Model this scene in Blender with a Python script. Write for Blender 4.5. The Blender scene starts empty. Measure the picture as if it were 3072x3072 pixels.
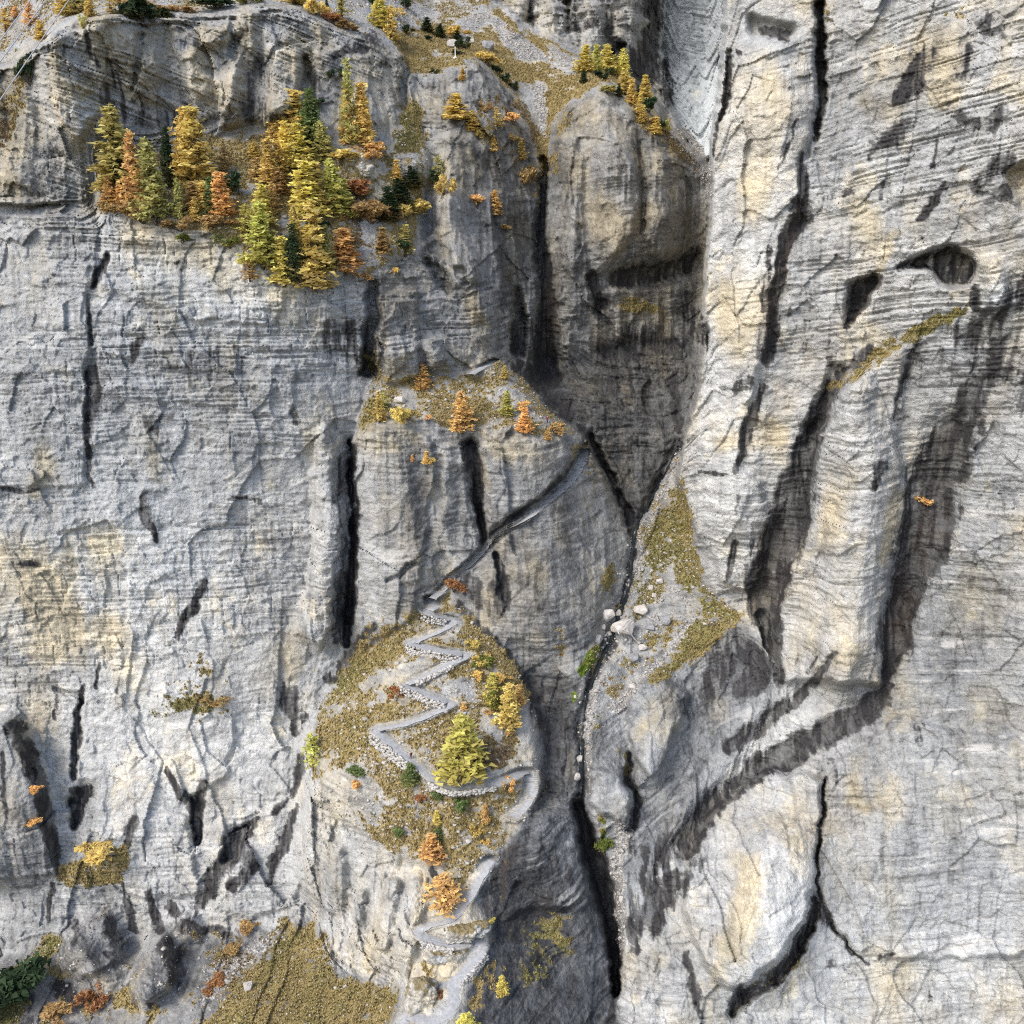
import bpy, math, random
import numpy as np

# ------------------------------------------------------------------ camera, sky, sun, exposure
scene = bpy.context.scene
PITCH = math.radians(-16.0)
FOC = 3015.0                      # focal length in photograph pixels (3072 wide)
cam_data = bpy.data.cameras.new("camera")
cam = bpy.data.objects.new("camera", cam_data)
scene.collection.objects.link(cam)
cam_data.sensor_fit = 'HORIZONTAL'
cam_data.sensor_width = 36.0
cam_data.lens = 36.0 * FOC / 3072.0
cam_data.clip_start = 0.5
cam_data.clip_end = 5000.0
cam.location = (0, 0, 0)
cam.rotation_euler = (math.radians(90) + PITCH, 0, 0)
scene.camera = cam

SUN_AZ, SUN_EL = math.radians(226.0), math.radians(44.0)   # azimuth measured from +Y towards +X: from the left, behind the camera
world = bpy.data.worlds.new("World")
scene.world = world
world.use_nodes = True
wn = world.node_tree
sky = wn.nodes.new("ShaderNodeTexSky")
sky.sky_type = 'NISHITA'
sky.sun_disc = False
sky.sun_elevation = SUN_EL
sky.sun_rotation = SUN_AZ
sky.altitude = 1800
sky.air_density = 1.0
sky.dust_density = 8.0
sky.ozone_density = 0.6
wn.links.new(sky.outputs[0], wn.nodes["Background"].inputs[0])
wn.nodes["Background"].inputs[1].default_value = 0.13
sun_data = bpy.data.lights.new("sun", 'SUN')
sun_data.energy = 1.1
sun_data.angle = math.radians(22)
sun_data.color = (1.0, 0.965, 0.90)
sun = bpy.data.objects.new("sun", sun_data)
scene.collection.objects.link(sun)
sd = (math.sin(SUN_AZ) * math.cos(SUN_EL), math.cos(SUN_AZ) * math.cos(SUN_EL), math.sin(SUN_EL))
from mathutils import Vector
sun.rotation_euler = Vector((-sd[0], -sd[1], -sd[2])).to_track_quat('-Z', 'Y').to_euler()
sun.location = (-100, -50, 150)
vs = scene.view_settings
vs.view_transform = 'Standard'
vs.look = 'None'
vs.gamma = 1.0
vs.use_curve_mapping = False
vs.exposure = 1.28
scene.cycles.max_bounces = 5
scene.cycles.diffuse_bounces = 4
scene.cycles.use_denoising = False
scene.cycles.filter_width = 1.1
scene.cycles.use_light_tree = False
scene.cycles.transmission_bounces = 2
scene.cycles.transparent_max_bounces = 4

COL = scene.collection
rng = np.random.default_rng(7)
random.seed(7)

# ------------------------------------------------------------------ noise
_T3 = rng.random((64, 64, 64)).astype(np.float32)
_T2 = rng.random((256, 256)).astype(np.float32)
_H = rng.random(65536).astype(np.float32)

def n3(x, y, z):
    xi = np.floor(x); yi = np.floor(y); zi = np.floor(z)
    fx = (x - xi).astype(np.float32); fy = (y - yi).astype(np.float32); fz = (z - zi).astype(np.float32)
    fx = fx * fx * (3 - 2 * fx); fy = fy * fy * (3 - 2 * fy); fz = fz * fz * (3 - 2 * fz)
    x0 = xi.astype(np.int32) & 63; y0 = yi.astype(np.int32) & 63; z0 = zi.astype(np.int32) & 63
    x1 = (x0 + 1) & 63; y1 = (y0 + 1) & 63; z1 = (z0 + 1) & 63
    a = _T3[x0, y0, z0] * (1 - fx) + _T3[x1, y0, z0] * fx
    b = _T3[x0, y1, z0] * (1 - fx) + _T3[x1, y1, z0] * fx
    c = _T3[x0, y0, z1] * (1 - fx) + _T3[x1, y0, z1] * fx
    d = _T3[x0, y1, z1] * (1 - fx) + _T3[x1, y1, z1] * fx
    return (a * (1 - fy) + b * fy) * (1 - fz) + (c * (1 - fy) + d * fy) * fz

def n2(x, y):
    xi = np.floor(x); yi = np.floor(y)
    fx = (x - xi).astype(np.float32); fy = (y - yi).astype(np.float32)
    fx = fx * fx * (3 - 2 * fx); fy = fy * fy * (3 - 2 * fy)
    x0 = xi.astype(np.int32) & 255; y0 = yi.astype(np.int32) & 255
    x1 = (x0 + 1) & 255; y1 = (y0 + 1) & 255
    return (_T2[x0, y0] * (1 - fx) + _T2[x1, y0] * fx) * (1 - fy) + (_T2[x0, y1] * (1 - fx) + _T2[x1, y1] * fx) * fy

def fbm2(x, y, o=3):
    r = 0; a = 1.0; t = 0
    for k in range(o):
        r = r + a * (n2(x * 2**k + 17.3 * k, y * 2**k + 5.1 * k) - 0.5); t += a; a *= 0.5
    return r / t * 2

def fbm3(x, y, z, o=3, g=0.5):
    r = 0; a = 1.0; t = 0
    for k in range(o):
        f = 2.03 ** k
        r = r + a * (n3(x * f + 11.7 * k, y * f + 3.3 * k, z * f + 7.9 * k) - 0.5); t += a; a *= g
    return r / t * 2

def hsh(i, j=0):
    return _H[((np.asarray(i).astype(np.int64) * 7919 + np.asarray(j).astype(np.int64) * 104729) & 65535)]

def sstep(a, b, x):
    t = np.clip((x - a) / (b - a), 0, 1)
    return t * t * (3 - 2 * t)

# ------------------------------------------------------------------ rays: photograph pixel -> direction from the survey point
SP, CP = math.sin(PITCH), math.cos(PITCH)
def ray(u, v):
    xc = (np.asarray(u, dtype=np.float64) - 1536.0) / FOC
    yc = (1536.0 - np.asarray(v, dtype=np.float64)) / FOC
    return xc, CP - SP * yc, SP + CP * yc          # x, y (forward), z

def axis_lines():
    inner = np.arange(-70.0, 3143.0, 3.35)
    lo = -70 - np.cumsum(np.linspace(4, 75, 28))[::-1]
    hi = inner[-1] + np.cumsum(np.linspace(4, 75, 28))
    return np.concatenate([lo, inner, hi])
GU = axis_lines(); GV = axis_lines()
NU, NV = len(GU), len(GV)
U, V = np.meshgrid(GU, GV)          # [row v, col u]
U = U.astype(np.float32); V = V.astype(np.float32)
RX, RY, RZ = [a.astype(np.float32) for a in ray(U, V)]
# ragged outlines: measured outlines are followed with a natural wobble
WU = U + 14 * fbm2(U / 110, V / 130, 3) + 10 * fbm2(U / 46 + 50, V / 34, 2) + 4 * fbm2(U / 14 + 50, V / 9, 2)
WV = V + 14 * fbm2(U / 95 + 90, V / 95 + 40, 3) + 10 * fbm2(U / 40 + 9, V / 40 + 70, 2)
QU = U + 7 * fbm2(U / 110, V / 130, 3) + 6 * fbm2(U / 30 + 50, V / 24, 2)
QV = V + 7 * fbm2(U / 95 + 90, V / 95 + 40, 3) + 6 * fbm2(U / 30 + 9, V / 30 + 70, 2)

def box_of(pts, m):
    p = np.array([q[:2] for q in pts], dtype=float)
    c0 = np.searchsorted(GU, p[:, 0].min() - m); c1 = np.searchsorted(GU, p[:, 0].max() + m)
    r0 = np.searchsorted(GV, p[:, 1].min() - m); r1 = np.searchsorted(GV, p[:, 1].max() + m)
    return slice(max(r0, 0), max(r1, 1)), slice(max(c0, 0), max(c1, 1))

def inside(poly, sl, wob=True):
    x, y = ((QU, QV) if wob == 'edge' else (WU, WV) if wob else (U, V)); x = x[sl]; y = y[sl]
    r = np.zeros(x.shape, bool)
    n = len(poly)
    for i in range(n):
        x0, y0 = poly[i][:2]; x1, y1 = poly[(i + 1) % n][:2]
        if y0 == y1: continue
        c = ((y0 > y) != (y1 > y))
        r ^= c & (x < (x1 - x0) * (y - y0) / (y1 - y0) + x0)
    return r

def facets(x, z, sx, sz, seed, tilt=.5):
    """broken planar faces: each jittered cell is one tilted plane"""
    gx = x / sx; gz = z / sz
    ix = np.floor(gx); iz = np.floor(gz)
    best = np.full(x.shape, 9.0, np.float32); out = np.zeros(x.shape, np.float32)
    for dx in (-1, 0, 1):
        for dz in (-1, 0, 1):
            cx = ix + dx; cz = iz + dz
            px = cx + hsh(cx + 51 * seed, cz) ; pz = cz + hsh(cx, cz + 77 * seed)
            ex = gx - px; ez = gz - pz
            d = ex * ex + ez * ez
            b = d < best
            h = (hsh(cx + 5, cz + 9 * seed) - .5) + tilt * 2 * ((hsh(cx + 13, cz + 3 * seed) - .5) * ex + (hsh(cx + 29, cz + 7 * seed) - .5) * ez)
            out = np.where(b, h, out); best = np.where(b, d, best)
    return out.astype(np.float32)

def boxblur(a, k):
    if k < 1: return a
    for ax in (0, 1):
        p = np.pad(a, [(k + 1, k) if i == ax else (0, 0) for i in (0, 1)], mode='edge')
        c = np.cumsum(p, axis=ax, dtype=np.float64)
        n = a.shape[ax]
        hi = np.take(c, range(2 * k + 1, 2 * k + 1 + n), axis=ax)
        lo = np.take(c, range(0, n), axis=ax)
        a = ((hi - lo) / (2 * k + 1)).astype(np.float32)
    return a

def stroke(arr, pts, amt, soft=0.5, mode='add', wob=True):
    """pts = (u, v, halfwidth px); adds a capsule chain to a field"""
    m = max(p[2] for p in pts) * (1 + soft) + 22
    sl = box_of(pts, m)
    x = (WU if wob else U)[sl]; y = (WV if wob else V)[sl]
    if x.size == 0: return
    best = np.full(x.shape, -9.0, np.float32)
    segs = list(zip(pts[:-1], pts[1:])) if len(pts) > 1 else [(pts[0], pts[0])]
    for (ax, ay, aw), (bx, by, bw) in segs:
        dx, dy = bx - ax, by - ay
        L = dx * dx + dy * dy + 1e-6
        t = np.clip(((x - ax) * dx + (y - ay) * dy) / L, 0, 1)
        d = np.sqrt((x - ax - t * dx) ** 2 + (y - ay - t * dy) ** 2)
        w = aw + t * (bw - aw)
        best = np.maximum(best, 1 - d / np.maximum(w, 1))
    f = sstep(-soft, soft, best)
    if mode == 'add': arr[sl] += amt * f
    elif mode == 'max': arr[sl] = np.maximum(arr[sl], amt * f)
    elif mode == 'mix': arr[sl] = arr[sl] * (1 - f) + amt * f

def fill(arr, poly, amt, soft=12, mode='add'):
    sl = box_of(poly, soft * 2 + 25)
    f = inside(poly, sl).astype(np.float32)
    k = int(soft / 3.35)
    f = boxblur(boxblur(f, k), k)
    if mode == 'add': arr[sl] += amt * f
    elif mode == 'max': arr[sl] = np.maximum(arr[sl], amt * f)
    elif mode == 'mix': arr[sl] = arr[sl] * (1 - f) + amt * f

class RBF:
    def __init__(self, pts):
        p = np.array(pts, dtype=float)
        self.c = p[:, :2] / 1000
        n = len(p)
        r = np.linalg.norm(self.c[:, None] - self.c[None], axis=2)
        A = np.zeros((n + 3, n + 3))
        A[:n, :n] = r - np.eye(n) * 0.004
        A[:n, n] = 1; A[:n, n + 1:] = self.c; A[n, :n] = 1; A[n + 1:, :n] = self.c.T
        self.w = np.linalg.solve(A, np.concatenate([p[:, 2], np.zeros(3)]))
    def __call__(self, u, v):
        q = np.stack([np.ravel(u), np.ravel(v)], 1) / 1000.0
        r = np.linalg.norm(q[:, None] - self.c[None], axis=2)
        n = len(self.c)
        return (r @ self.w[:n] + self.w[n] + q @ self.w[n + 1:]).reshape(np.shape(u))
CU = np.linspace(-1500, 4600, 123); CV = np.linspace(-1500, 4600, 123)
def rbf_grid(pts):
    f = RBF(pts)
    a, b = np.meshgrid(CU, CV)
    c = f(a, b).astype(np.float32)
    h = CU[1] - CU[0]
    x = (U - CU[0]) / h; y = (V - CV[0]) / h
    i = np.clip(x.astype(int), 0, 121); j = np.clip(y.astype(int), 0, 121)
    fx = x - i; fy = y - j
    return (c[j, i] * (1 - fx) + c[j, i + 1] * fx) * (1 - fy) + (c[j + 1, i] * (1 - fx) + c[j + 1, i + 1] * fx) * fy

# ------------------------------------------------------------------ terrain: every mass has an outline, depth soundings (u, v, metres forward) and a character
REG = []
def region(name, poly, ctrl, blk=1.0, flute=0.3, fb=1.5, dip=0.03, tone=0.6, warm=0.2, grass=0.0, scree=0.0, blue=0.0):
    REG.append(dict(name=name, poly=poly, ctrl=ctrl, blk=blk, flute=flute, fb=fb, dip=dip, tone=tone, warm=warm, grass=grass, scree=scree, blue=blue))
B = 1700   # far outside the frame
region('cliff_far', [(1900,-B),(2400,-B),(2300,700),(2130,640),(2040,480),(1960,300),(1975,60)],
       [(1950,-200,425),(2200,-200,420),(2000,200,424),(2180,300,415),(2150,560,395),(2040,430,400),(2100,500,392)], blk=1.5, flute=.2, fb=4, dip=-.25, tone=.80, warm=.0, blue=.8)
region('cliff_back', [(1440,-B),(1995,-B),(1990,60),(1985,150),(2000,300),(2060,420),(1990,420),(1900,300),(1800,240),(1700,160),(1600,110),(1520,80),(1480,30),(1440,10)],
       [(1480,-200,392),(1980,-200,402),(1520,60,378),(1700,130,372),(1850,200,378),(1960,150,405),(1990,300,390),(1600,-100,388),(1750,0,384)], blk=1.6, flute=1.6, fb=4, dip=.1, tone=.5, warm=.35)
region('rim_slope', [(-B,-B),(1460,-B),(1460,60),(1380,90),(1230,150),(1150,120),(1050,110),(1000,80),(900,30),(800,25),(500,50),(250,70),(130,160),(-B,200)],
       [(-300,-300,350),(0,150,300),(100,120,285),(350,30,272),(800,20,285),(1100,80,300),(1200,130,312),(1400,60,362),(700,-300,370),(1400,-300,420),(350,-300,350),(1100,0,325),(1300,0,372)], blk=.7, flute=.1, fb=2, tone=.55, warm=.35, grass=.45, scree=.5)
region('meadow', [(1180,100),(1330,75),(1420,45),(1490,20),(1560,85),(1660,130),(1740,170),(1880,250),(1960,330),(2000,420),(1940,420),(1900,330),(1830,300),(1700,340),(1640,560),(1560,420),(1440,230),(1330,240),(1270,230),(1200,170)],
       [(1220,140,312),(1300,200,305),(1400,180,304),(1440,60,362),(1500,40,370),(1640,130,352),(1560,220,325),(1640,300,315),(1620,420,308),(1640,520,303),(1760,190,330),(1860,260,312),(1950,370,306),(1700,300,310),(1790,260,304),(1330,100,340)],
       blk=.2, flute=0, fb=1.2, tone=.6, warm=.4, grass=.85)
region('cliff_upper', [(-B,230),(0,190),(80,130),(130,112),(170,52),(260,32),(350,26),(480,34),(640,22),(800,6),(900,15),(1000,62),(1100,95),(1160,112),(1215,170),(1212,260),(1200,330),(1190,480),(1080,520),(900,480),(330,520),(330,700),(-B,700)],
       [(-300,300,243),(0,250,245),(100,500,241),(250,60,250),(300,500,247),(500,60,263),(480,430,260),(700,60,272),(650,390,264),(900,100,276),(880,350,268),(1050,130,284),(1000,430,262),(1080,430,264),(1170,350,278),(1200,200,292)],
       blk=1.5, flute=1.0, fb=4, dip=-.35, tone=.56, warm=.45)
region('ledge_terrace', [(300,430),(480,440),(560,415),(640,400),(800,368),(880,340),(960,420),(1020,430),(1090,440),(1150,440),(1180,390),(1200,320),(1214,230),(1222,300),(1270,330),(1300,420),(1290,560),(1260,740),(1180,800),(1100,870),(1040,830),(960,880),(860,880),(780,800),(700,740),(600,700),(430,655),(300,640)],
       [(310,450,249),(310,640,237),(450,650,236),(600,700,236),(700,730,236),(800,800,235),(880,850,234),(980,850,236),(1080,800,240),(1120,850,243),(480,440,262),(640,405,266),(850,360,270),(960,440,262),(1060,440,263),(1160,440,270),(1210,280,286),(1260,500,272),(1240,700,256),(1000,640,249),(600,560,247),(850,600,246),(1200,640,260)],
       blk=.5, flute=.1, fb=2, tone=.55, warm=.4, grass=.62)
region('spur_upper', [(1262,230),(1300,222),(1350,205),(1420,165),(1450,176),(1500,250),(1560,340),(1600,430),(1625,520),(1632,640),(1642,800),(1650,1000),(1655,1150),(1600,1140),(1540,1110),(1480,1070),(1440,1010),(1380,930),(1300,810),(1245,740),(1262,600),(1285,480),(1240,400),(1215,320),(1220,250)],
       [(1240,300,288),(1300,225,300),(1420,168,301),(1370,400,282),(1345,600,270),(1385,800,261),(1440,960,256),(1255,600,279),(1290,480,280),(1290,760,262),(1620,520,306),(1540,400,296),(1600,800,288),(1560,1050,272),(1500,600,283),(1640,1100,280),(1500,280,303)],
       blk=1.2, flute=1.7, fb=3.5, dip=.15, tone=.42, warm=.4)
region('buttress_upper', [(1632,560),(1655,380),(1700,310),(1760,275),(1830,255),(1900,275),(1960,340),(2030,405),(2100,480),(2180,560),(2180,1150),(2000,1150),(1640,1150),(1640,800)],
       [(1640,560,306),(1700,310,302),(1800,268,299),(1900,280,302),(1850,500,281),(1840,750,277),(1690,600,292),(2000,420,297),(2100,500,308),(2110,750,306),(2000,650,286),(1950,900,290),(2080,1000,294),(1700,1000,281),(1800,1000,284),(1650,1100,285),(1900,1100,286)],
       blk=1.0, flute=1.9, fb=4, dip=.1, tone=.40, warm=.5)
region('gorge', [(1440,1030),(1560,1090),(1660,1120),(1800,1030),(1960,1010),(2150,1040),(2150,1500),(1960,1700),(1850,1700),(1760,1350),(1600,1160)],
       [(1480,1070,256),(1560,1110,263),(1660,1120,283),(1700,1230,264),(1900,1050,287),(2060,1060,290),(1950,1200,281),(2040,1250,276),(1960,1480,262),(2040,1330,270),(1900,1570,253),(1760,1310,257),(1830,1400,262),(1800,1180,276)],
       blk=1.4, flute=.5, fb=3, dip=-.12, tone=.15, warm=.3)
region('rock_band', [(1095,840),(1180,790),(1250,735),(1300,800),(1380,920),(1440,1000),(1490,1065),(1540,1120),(1400,1150),(1100,1200),(1085,1000)],
       [(1110,860,243),(1150,1000,244),(1250,760,256),(1300,850,256),(1380,950,257),(1300,1000,252),(1400,1060,253),(1490,1080,255),(1120,1140,243),(1250,1100,246),(1200,900,247)],
       blk=1.5, flute=.5, fb=3, dip=.05, tone=.46, warm=.35)
region('shelf_terrace', [(1115,1100),(1150,1090),(1180,1140),(1290,1100),(1400,1118),(1470,1075),(1490,1075),(1560,1160),(1640,1230),(1720,1290),(1760,1330),(1740,1380),(1560,1330),(1300,1320),(1150,1320),(1040,1380),(1090,1230)],
       [(1120,1130,246),(1250,1120,248),(1420,1110,250),(1485,1080,252),(1600,1190,246),(1700,1280,243),(1750,1330,243),(1060,1320,236),(1130,1262,234),(1230,1272,232),(1310,1255,233),(1440,1275,234),(1560,1285,235),(1690,1312,238),(1400,1200,241),(1200,1190,241)],
       blk=.7, flute=.1, fb=1.6, tone=.5, warm=.4, grass=.6)
region('cliff_middle', [(1050,1345),(1070,1290),(1130,1262),(1230,1272),(1300,1252),(1390,1292),(1440,1272),(1560,1282),(1690,1315),(1750,1322),(1795,1390),(1850,1480),(1890,1570),(1908,1610),(1880,1700),(1850,1860),(1800,1960),(1760,2060),(1735,2110),(1640,2110),(1540,1990),(1450,1900),(1380,1850),(1180,1920),(1020,2000),(1040,1900)],
       [(1060,1320,236),(1070,1500,235),(1060,1900,233),(1130,1265,234),(1220,1400,231),(1230,1700,229),(1300,1300,234),(1310,1500,235),(1400,1300,233),(1430,1600,233),(1560,1290,234),(1560,1500,231),(1600,1700,228),(1700,1330,239),(1780,1400,247),(1850,1490,253),(1890,1590,253),(1760,1600,237),(1830,1750,236),(1800,1900,226),(1600,1950,222),(1730,2080,216),(1640,2080,218),(1350,1790,229),(1180,1900,229),(1500,1850,225)],
       blk=.75, flute=.7, fb=3, dip=.0, tone=.45, warm=.3)
region('cliff_left', [(-B,620),(300,640),(430,652),(600,695),(700,730),(780,790),(860,852),(960,866),(1050,800),(1100,850),(1120,1000),(1110,1140),(1080,1250),(1055,1330),(1062,1900),(1000,2020),(930,2100),(930,2300),(960,2400),(1000,2900),(700,2900),(-B,3050)],
       [(-500,700,243),(-500,2000,232),(-500,2900,225),(0,700,235),(150,640,236),(0,1500,226),(0,2200,222),(300,680,237),(300,1100,231),(300,1600,226),(300,2200,221),(600,710,236),(600,1100,232),(600,1700,227),(600,2300,219),(860,860,234),(860,1200,233),(960,1300,233),(970,1600,231),(1050,1000,243),(1090,1150,245),(1045,1400,242),(1045,1800,238),(940,1900,229),(930,2150,224),(900,2500,213),(900,2800,205),(600,2750,207),(300,2700,209),(0,2800,208)],
       blk=1.0, flute=.25, fb=2.6, dip=.03, tone=.64, warm=.2)
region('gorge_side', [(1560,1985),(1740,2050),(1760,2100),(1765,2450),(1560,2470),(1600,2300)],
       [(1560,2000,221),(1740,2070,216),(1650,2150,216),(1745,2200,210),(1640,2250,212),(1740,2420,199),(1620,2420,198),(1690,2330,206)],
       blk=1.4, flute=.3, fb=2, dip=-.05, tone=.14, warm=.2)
region('talus_slope', [(2060,1300),(2150,1500),(2150,1690),(2250,1830),(2360,2000),(2390,2090),(2200,2320),(2000,2520),(1900,2720),(1835,2800),(1790,2560),(1742,2420),(1735,2100),(1770,1960),(1812,1850),(1845,1710),(1880,1630),(1905,1590),(1960,1490)],
       [(2045,1345,269),(2060,1450,262),(2090,1690,238),(2000,1550,256),(1905,1600,251),(1870,1720,243),(1840,1850,233),(1950,1750,243),(2050,1800,237),(2200,1820,231),(2330,2000,217),(1790,2000,221),(1900,2000,223),(2050,2000,222),(1750,2100,215),(1850,2130,214),(2000,2200,212),(2200,2200,212),(1742,2300,206),(1745,2420,200),(1880,2350,203),(2050,2400,201),(1790,2560,195),(1950,2550,193),(1830,2700,190),(1850,2800,186),(2360,2090,212)],
       blk=.5, flute=.2, fb=2, dip=.15, tone=.48, warm=.2, grass=.25, scree=.3)
region('gorge_slabs', [(1760,2170),(1830,2130),(1880,2090),(1960,2040),(2030,1960),(2120,1870),(2220,1850),(2360,2000),(2390,2090),(2200,2320),(2000,2520),(1900,2720),(1835,2800),(1790,2560),(1745,2420)],
       REG[-1]['ctrl'], blk=.9, flute=.2, fb=2.2, dip=.55, tone=.42, warm=.1, blue=.25)
region('cliff_right', [(2185,-B),(2172,130),(2132,520),(2112,900),(2092,1180),(2046,1330),(2036,1450),(2072,1560),(2088,1690),(2140,1770),(2220,1850),(2290,1930),(2335,2030),(2345,2080),(2200,2290),(2080,2440),(1990,2540),(1900,2680),(1850,2800),(1845,2950),(1800,B*2.6),(B*2.7,B*2.6),(B*2.7,-B)],
       [(2180,-300,236),(2172,130,236),(2112,900,234),(2092,1180,234),(2040,1400,236),(2080,1690,234),(2220,1850,228),(2340,2060,214),(2200,2290,211),(2000,2530,193),(1900,2680,188),(1850,2850,184),(1840,3200,168),
        (2250,300,226),(2440,300,219),(2480,300,224),(2250,1000,224),(2450,1000,217),(2200,1500,225),(2400,1750,219),(2350,1500,218),(2560,1600,211),(2600,1950,205),(2700,1800,209),(2800,300,208),(2800,1000,204),(2850,1500,204),(3072,300,196),(3072,1000,192),(3072,1600,190),(2900,2000,195),(3072,2500,176),(2700,2400,188),(2450,2300,197),(2450,2700,183),(2250,2600,187),(2150,2900,176),(2500,3050,172),(3072,3072,164),(3500,300,180),(3500,3072,150),(3500,1500,176)],
       blk=1.0, flute=.35, fb=2.6, dip=.22, tone=.66, warm=.3)
region('cliff_pinnacle', [(-300,2250),(-60,2170),(20,2150),(55,2160),(85,2230),(120,2330),(140,2430),(160,2560),(175,2640),(130,2640),(-300,2700)],
       [(-200,2300,209),(0,2160,215),(60,2200,213),(60,2500,206),(150,2500,210),(100,2640,207),(-200,2650,203)], blk=.8, flute=.8, fb=1.5, tone=.48, warm=.35)
region('bottom_slope', [(-B,2980),(60,2880),(180,2800),(270,2830),(300,2900),(440,2860),(480,2780),(560,2760),(610,2800),(760,2790),(880,2790),(960,2740),(1000,2820),(1080,2930),(1200,2960),(1260,3000),(1300,B*2.5),(-B,B*2.5)],
       [(-500,2980,205),(60,2880,203),(200,2810,205),(480,2780,202),(600,2790,206),(760,2800,204),(880,2790,203),(960,2740,204),(300,2950,196),(0,3072,184),(600,3000,184),(900,2950,185),(1080,2930,184),(1200,2960,178),(800,3072,172),(1200,3072,164),(300,3300,168),(1200,3500,140),(0,3600,150)],
       blk=.8, flute=.2, fb=2.5, tone=.42, warm=.3, grass=.22, scree=.25)
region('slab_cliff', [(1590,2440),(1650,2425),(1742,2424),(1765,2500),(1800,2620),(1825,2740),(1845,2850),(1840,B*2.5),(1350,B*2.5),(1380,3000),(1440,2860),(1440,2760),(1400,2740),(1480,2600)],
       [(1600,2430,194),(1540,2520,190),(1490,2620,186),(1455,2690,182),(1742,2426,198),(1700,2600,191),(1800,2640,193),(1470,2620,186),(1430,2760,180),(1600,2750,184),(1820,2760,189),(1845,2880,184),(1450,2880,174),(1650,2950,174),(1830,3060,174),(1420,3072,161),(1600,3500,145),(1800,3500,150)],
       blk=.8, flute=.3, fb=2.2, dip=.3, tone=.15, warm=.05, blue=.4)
region('spur_slope', [(1290,1788),(1335,1758),(1360,1785),(1450,1895),(1550,2030),(1600,2120),(1622,2190),(1625,2300),(1605,2410),(1580,2450),(1530,2520),(1460,2620),(1400,2730),(1330,2760),(1200,2620),(1000,2500),(940,2340),(915,2250),(940,2170),(1015,2085),(1110,1985),(1205,1880)],
       [(1330,1770,229),(1285,1795,228),(1195,1885,228),(1100,1980,227),(1000,2090,224),(935,2180,219),(930,2320,208),(1330,1950,216),(1200,2000,214),(1250,2150,205),(1100,2200,205),(1380,2200,202),(1300,2350,194),(1120,2350,197),(1440,1880,225),(1540,1990,216),(1610,2120,208),(1630,2250,203),(1605,2400,196),(1500,2350,194),(1000,2450,199),(1200,2560,190),(1400,2500,189),(1540,2500,191),(1450,2620,185),(1380,2720,180)],
       blk=.5, flute=.15, fb=1.2, tone=.58, warm=.5, grass=.62, scree=.15)
region('spur_cliff', [(930,2330),(960,2350),(1000,2440),(1100,2500),(1180,2560),(1280,2600),(1330,2680),(1390,2690),(1370,2730),(1330,2760),(1250,2780),(1240,2860),(1230,2940),(1150,2930),(1080,2925),(980,2870),(950,2830),(960,2740),(900,2650),(895,2500)],
       [(940,2340,205),(900,2520,207),(910,2650,205),(960,2740,203),(1000,2450,199),(1100,2510,195),(1280,2600,187),(1380,2700,181),(1330,2760,178),(1250,2790,177),(1240,2930,177),(1100,2920,182),(980,2860,190),(1000,2650,198),(1150,2700,188)],
       blk=1.5, flute=1.0, fb=4.2, dip=.05, tone=.70, warm=.5)
region('lower_terrace', [(1255,2778),(1330,2762),(1400,2700),(1440,2720),(1470,2790),(1470,2850),(1440,2920),(1400,2980),(1395,3072),(1370,B*2.5),(1150,B*2.5),(1180,3050),(1215,2950),(1235,2900)],
       [(1255,2785,177),(1400,2710,180),(1330,2765,177),(1450,2800,177),(1450,2850,175),(1420,2900,171),(1360,2870,172),(1260,2860,174),(1240,2930,174),(1360,2960,167),(1390,3050,161),(1220,3040,164),(1300,3060,161),(1300,3600,138)],
       blk=.8, flute=.1, fb=.8, tone=.62, warm=.45, grass=.3)

LBL = np.full(U.shape, -1, np.int16)
Y = np.zeros(U.shape, np.float32)
for i, r in enumerate(REG):
    sl = box_of(r['poly'], 30)
    LBL[sl][inside(r['poly'], sl, 'edge')] = i
for _ in range(60):                      # slivers between two outlines go to the nearest mass
    if not (LBL < 0).any(): break
    for ax, sh_ in ((0, 1), (1, 1), (0, -1), (1, -1)):
        nb = np.roll(LBL, sh_, ax); g_ = (LBL < 0) & (nb >= 0); LBL[g_] = nb[g_]
fb_ = np.where(U < 1500, [r['name'] for r in REG].index('cliff_left'), [r['name'] for r in REG].index('cliff_right'))
LBL = np.where(LBL < 0, fb_, LBL).astype(np.int16)
for i, r in enumerate(REG):
    m = LBL == i
    if m.any():
        Y[m] = np.clip(rbf_grid(r['ctrl'])[m], 95, 480)
del m
NAME = [r['name'] for r in REG]
def char(key, k=4):
    return boxblur(np.array([r[key] for r in REG], np.float32)[LBL], k)
for _ in range(2):
    Y = boxblur(Y, 1)
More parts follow.
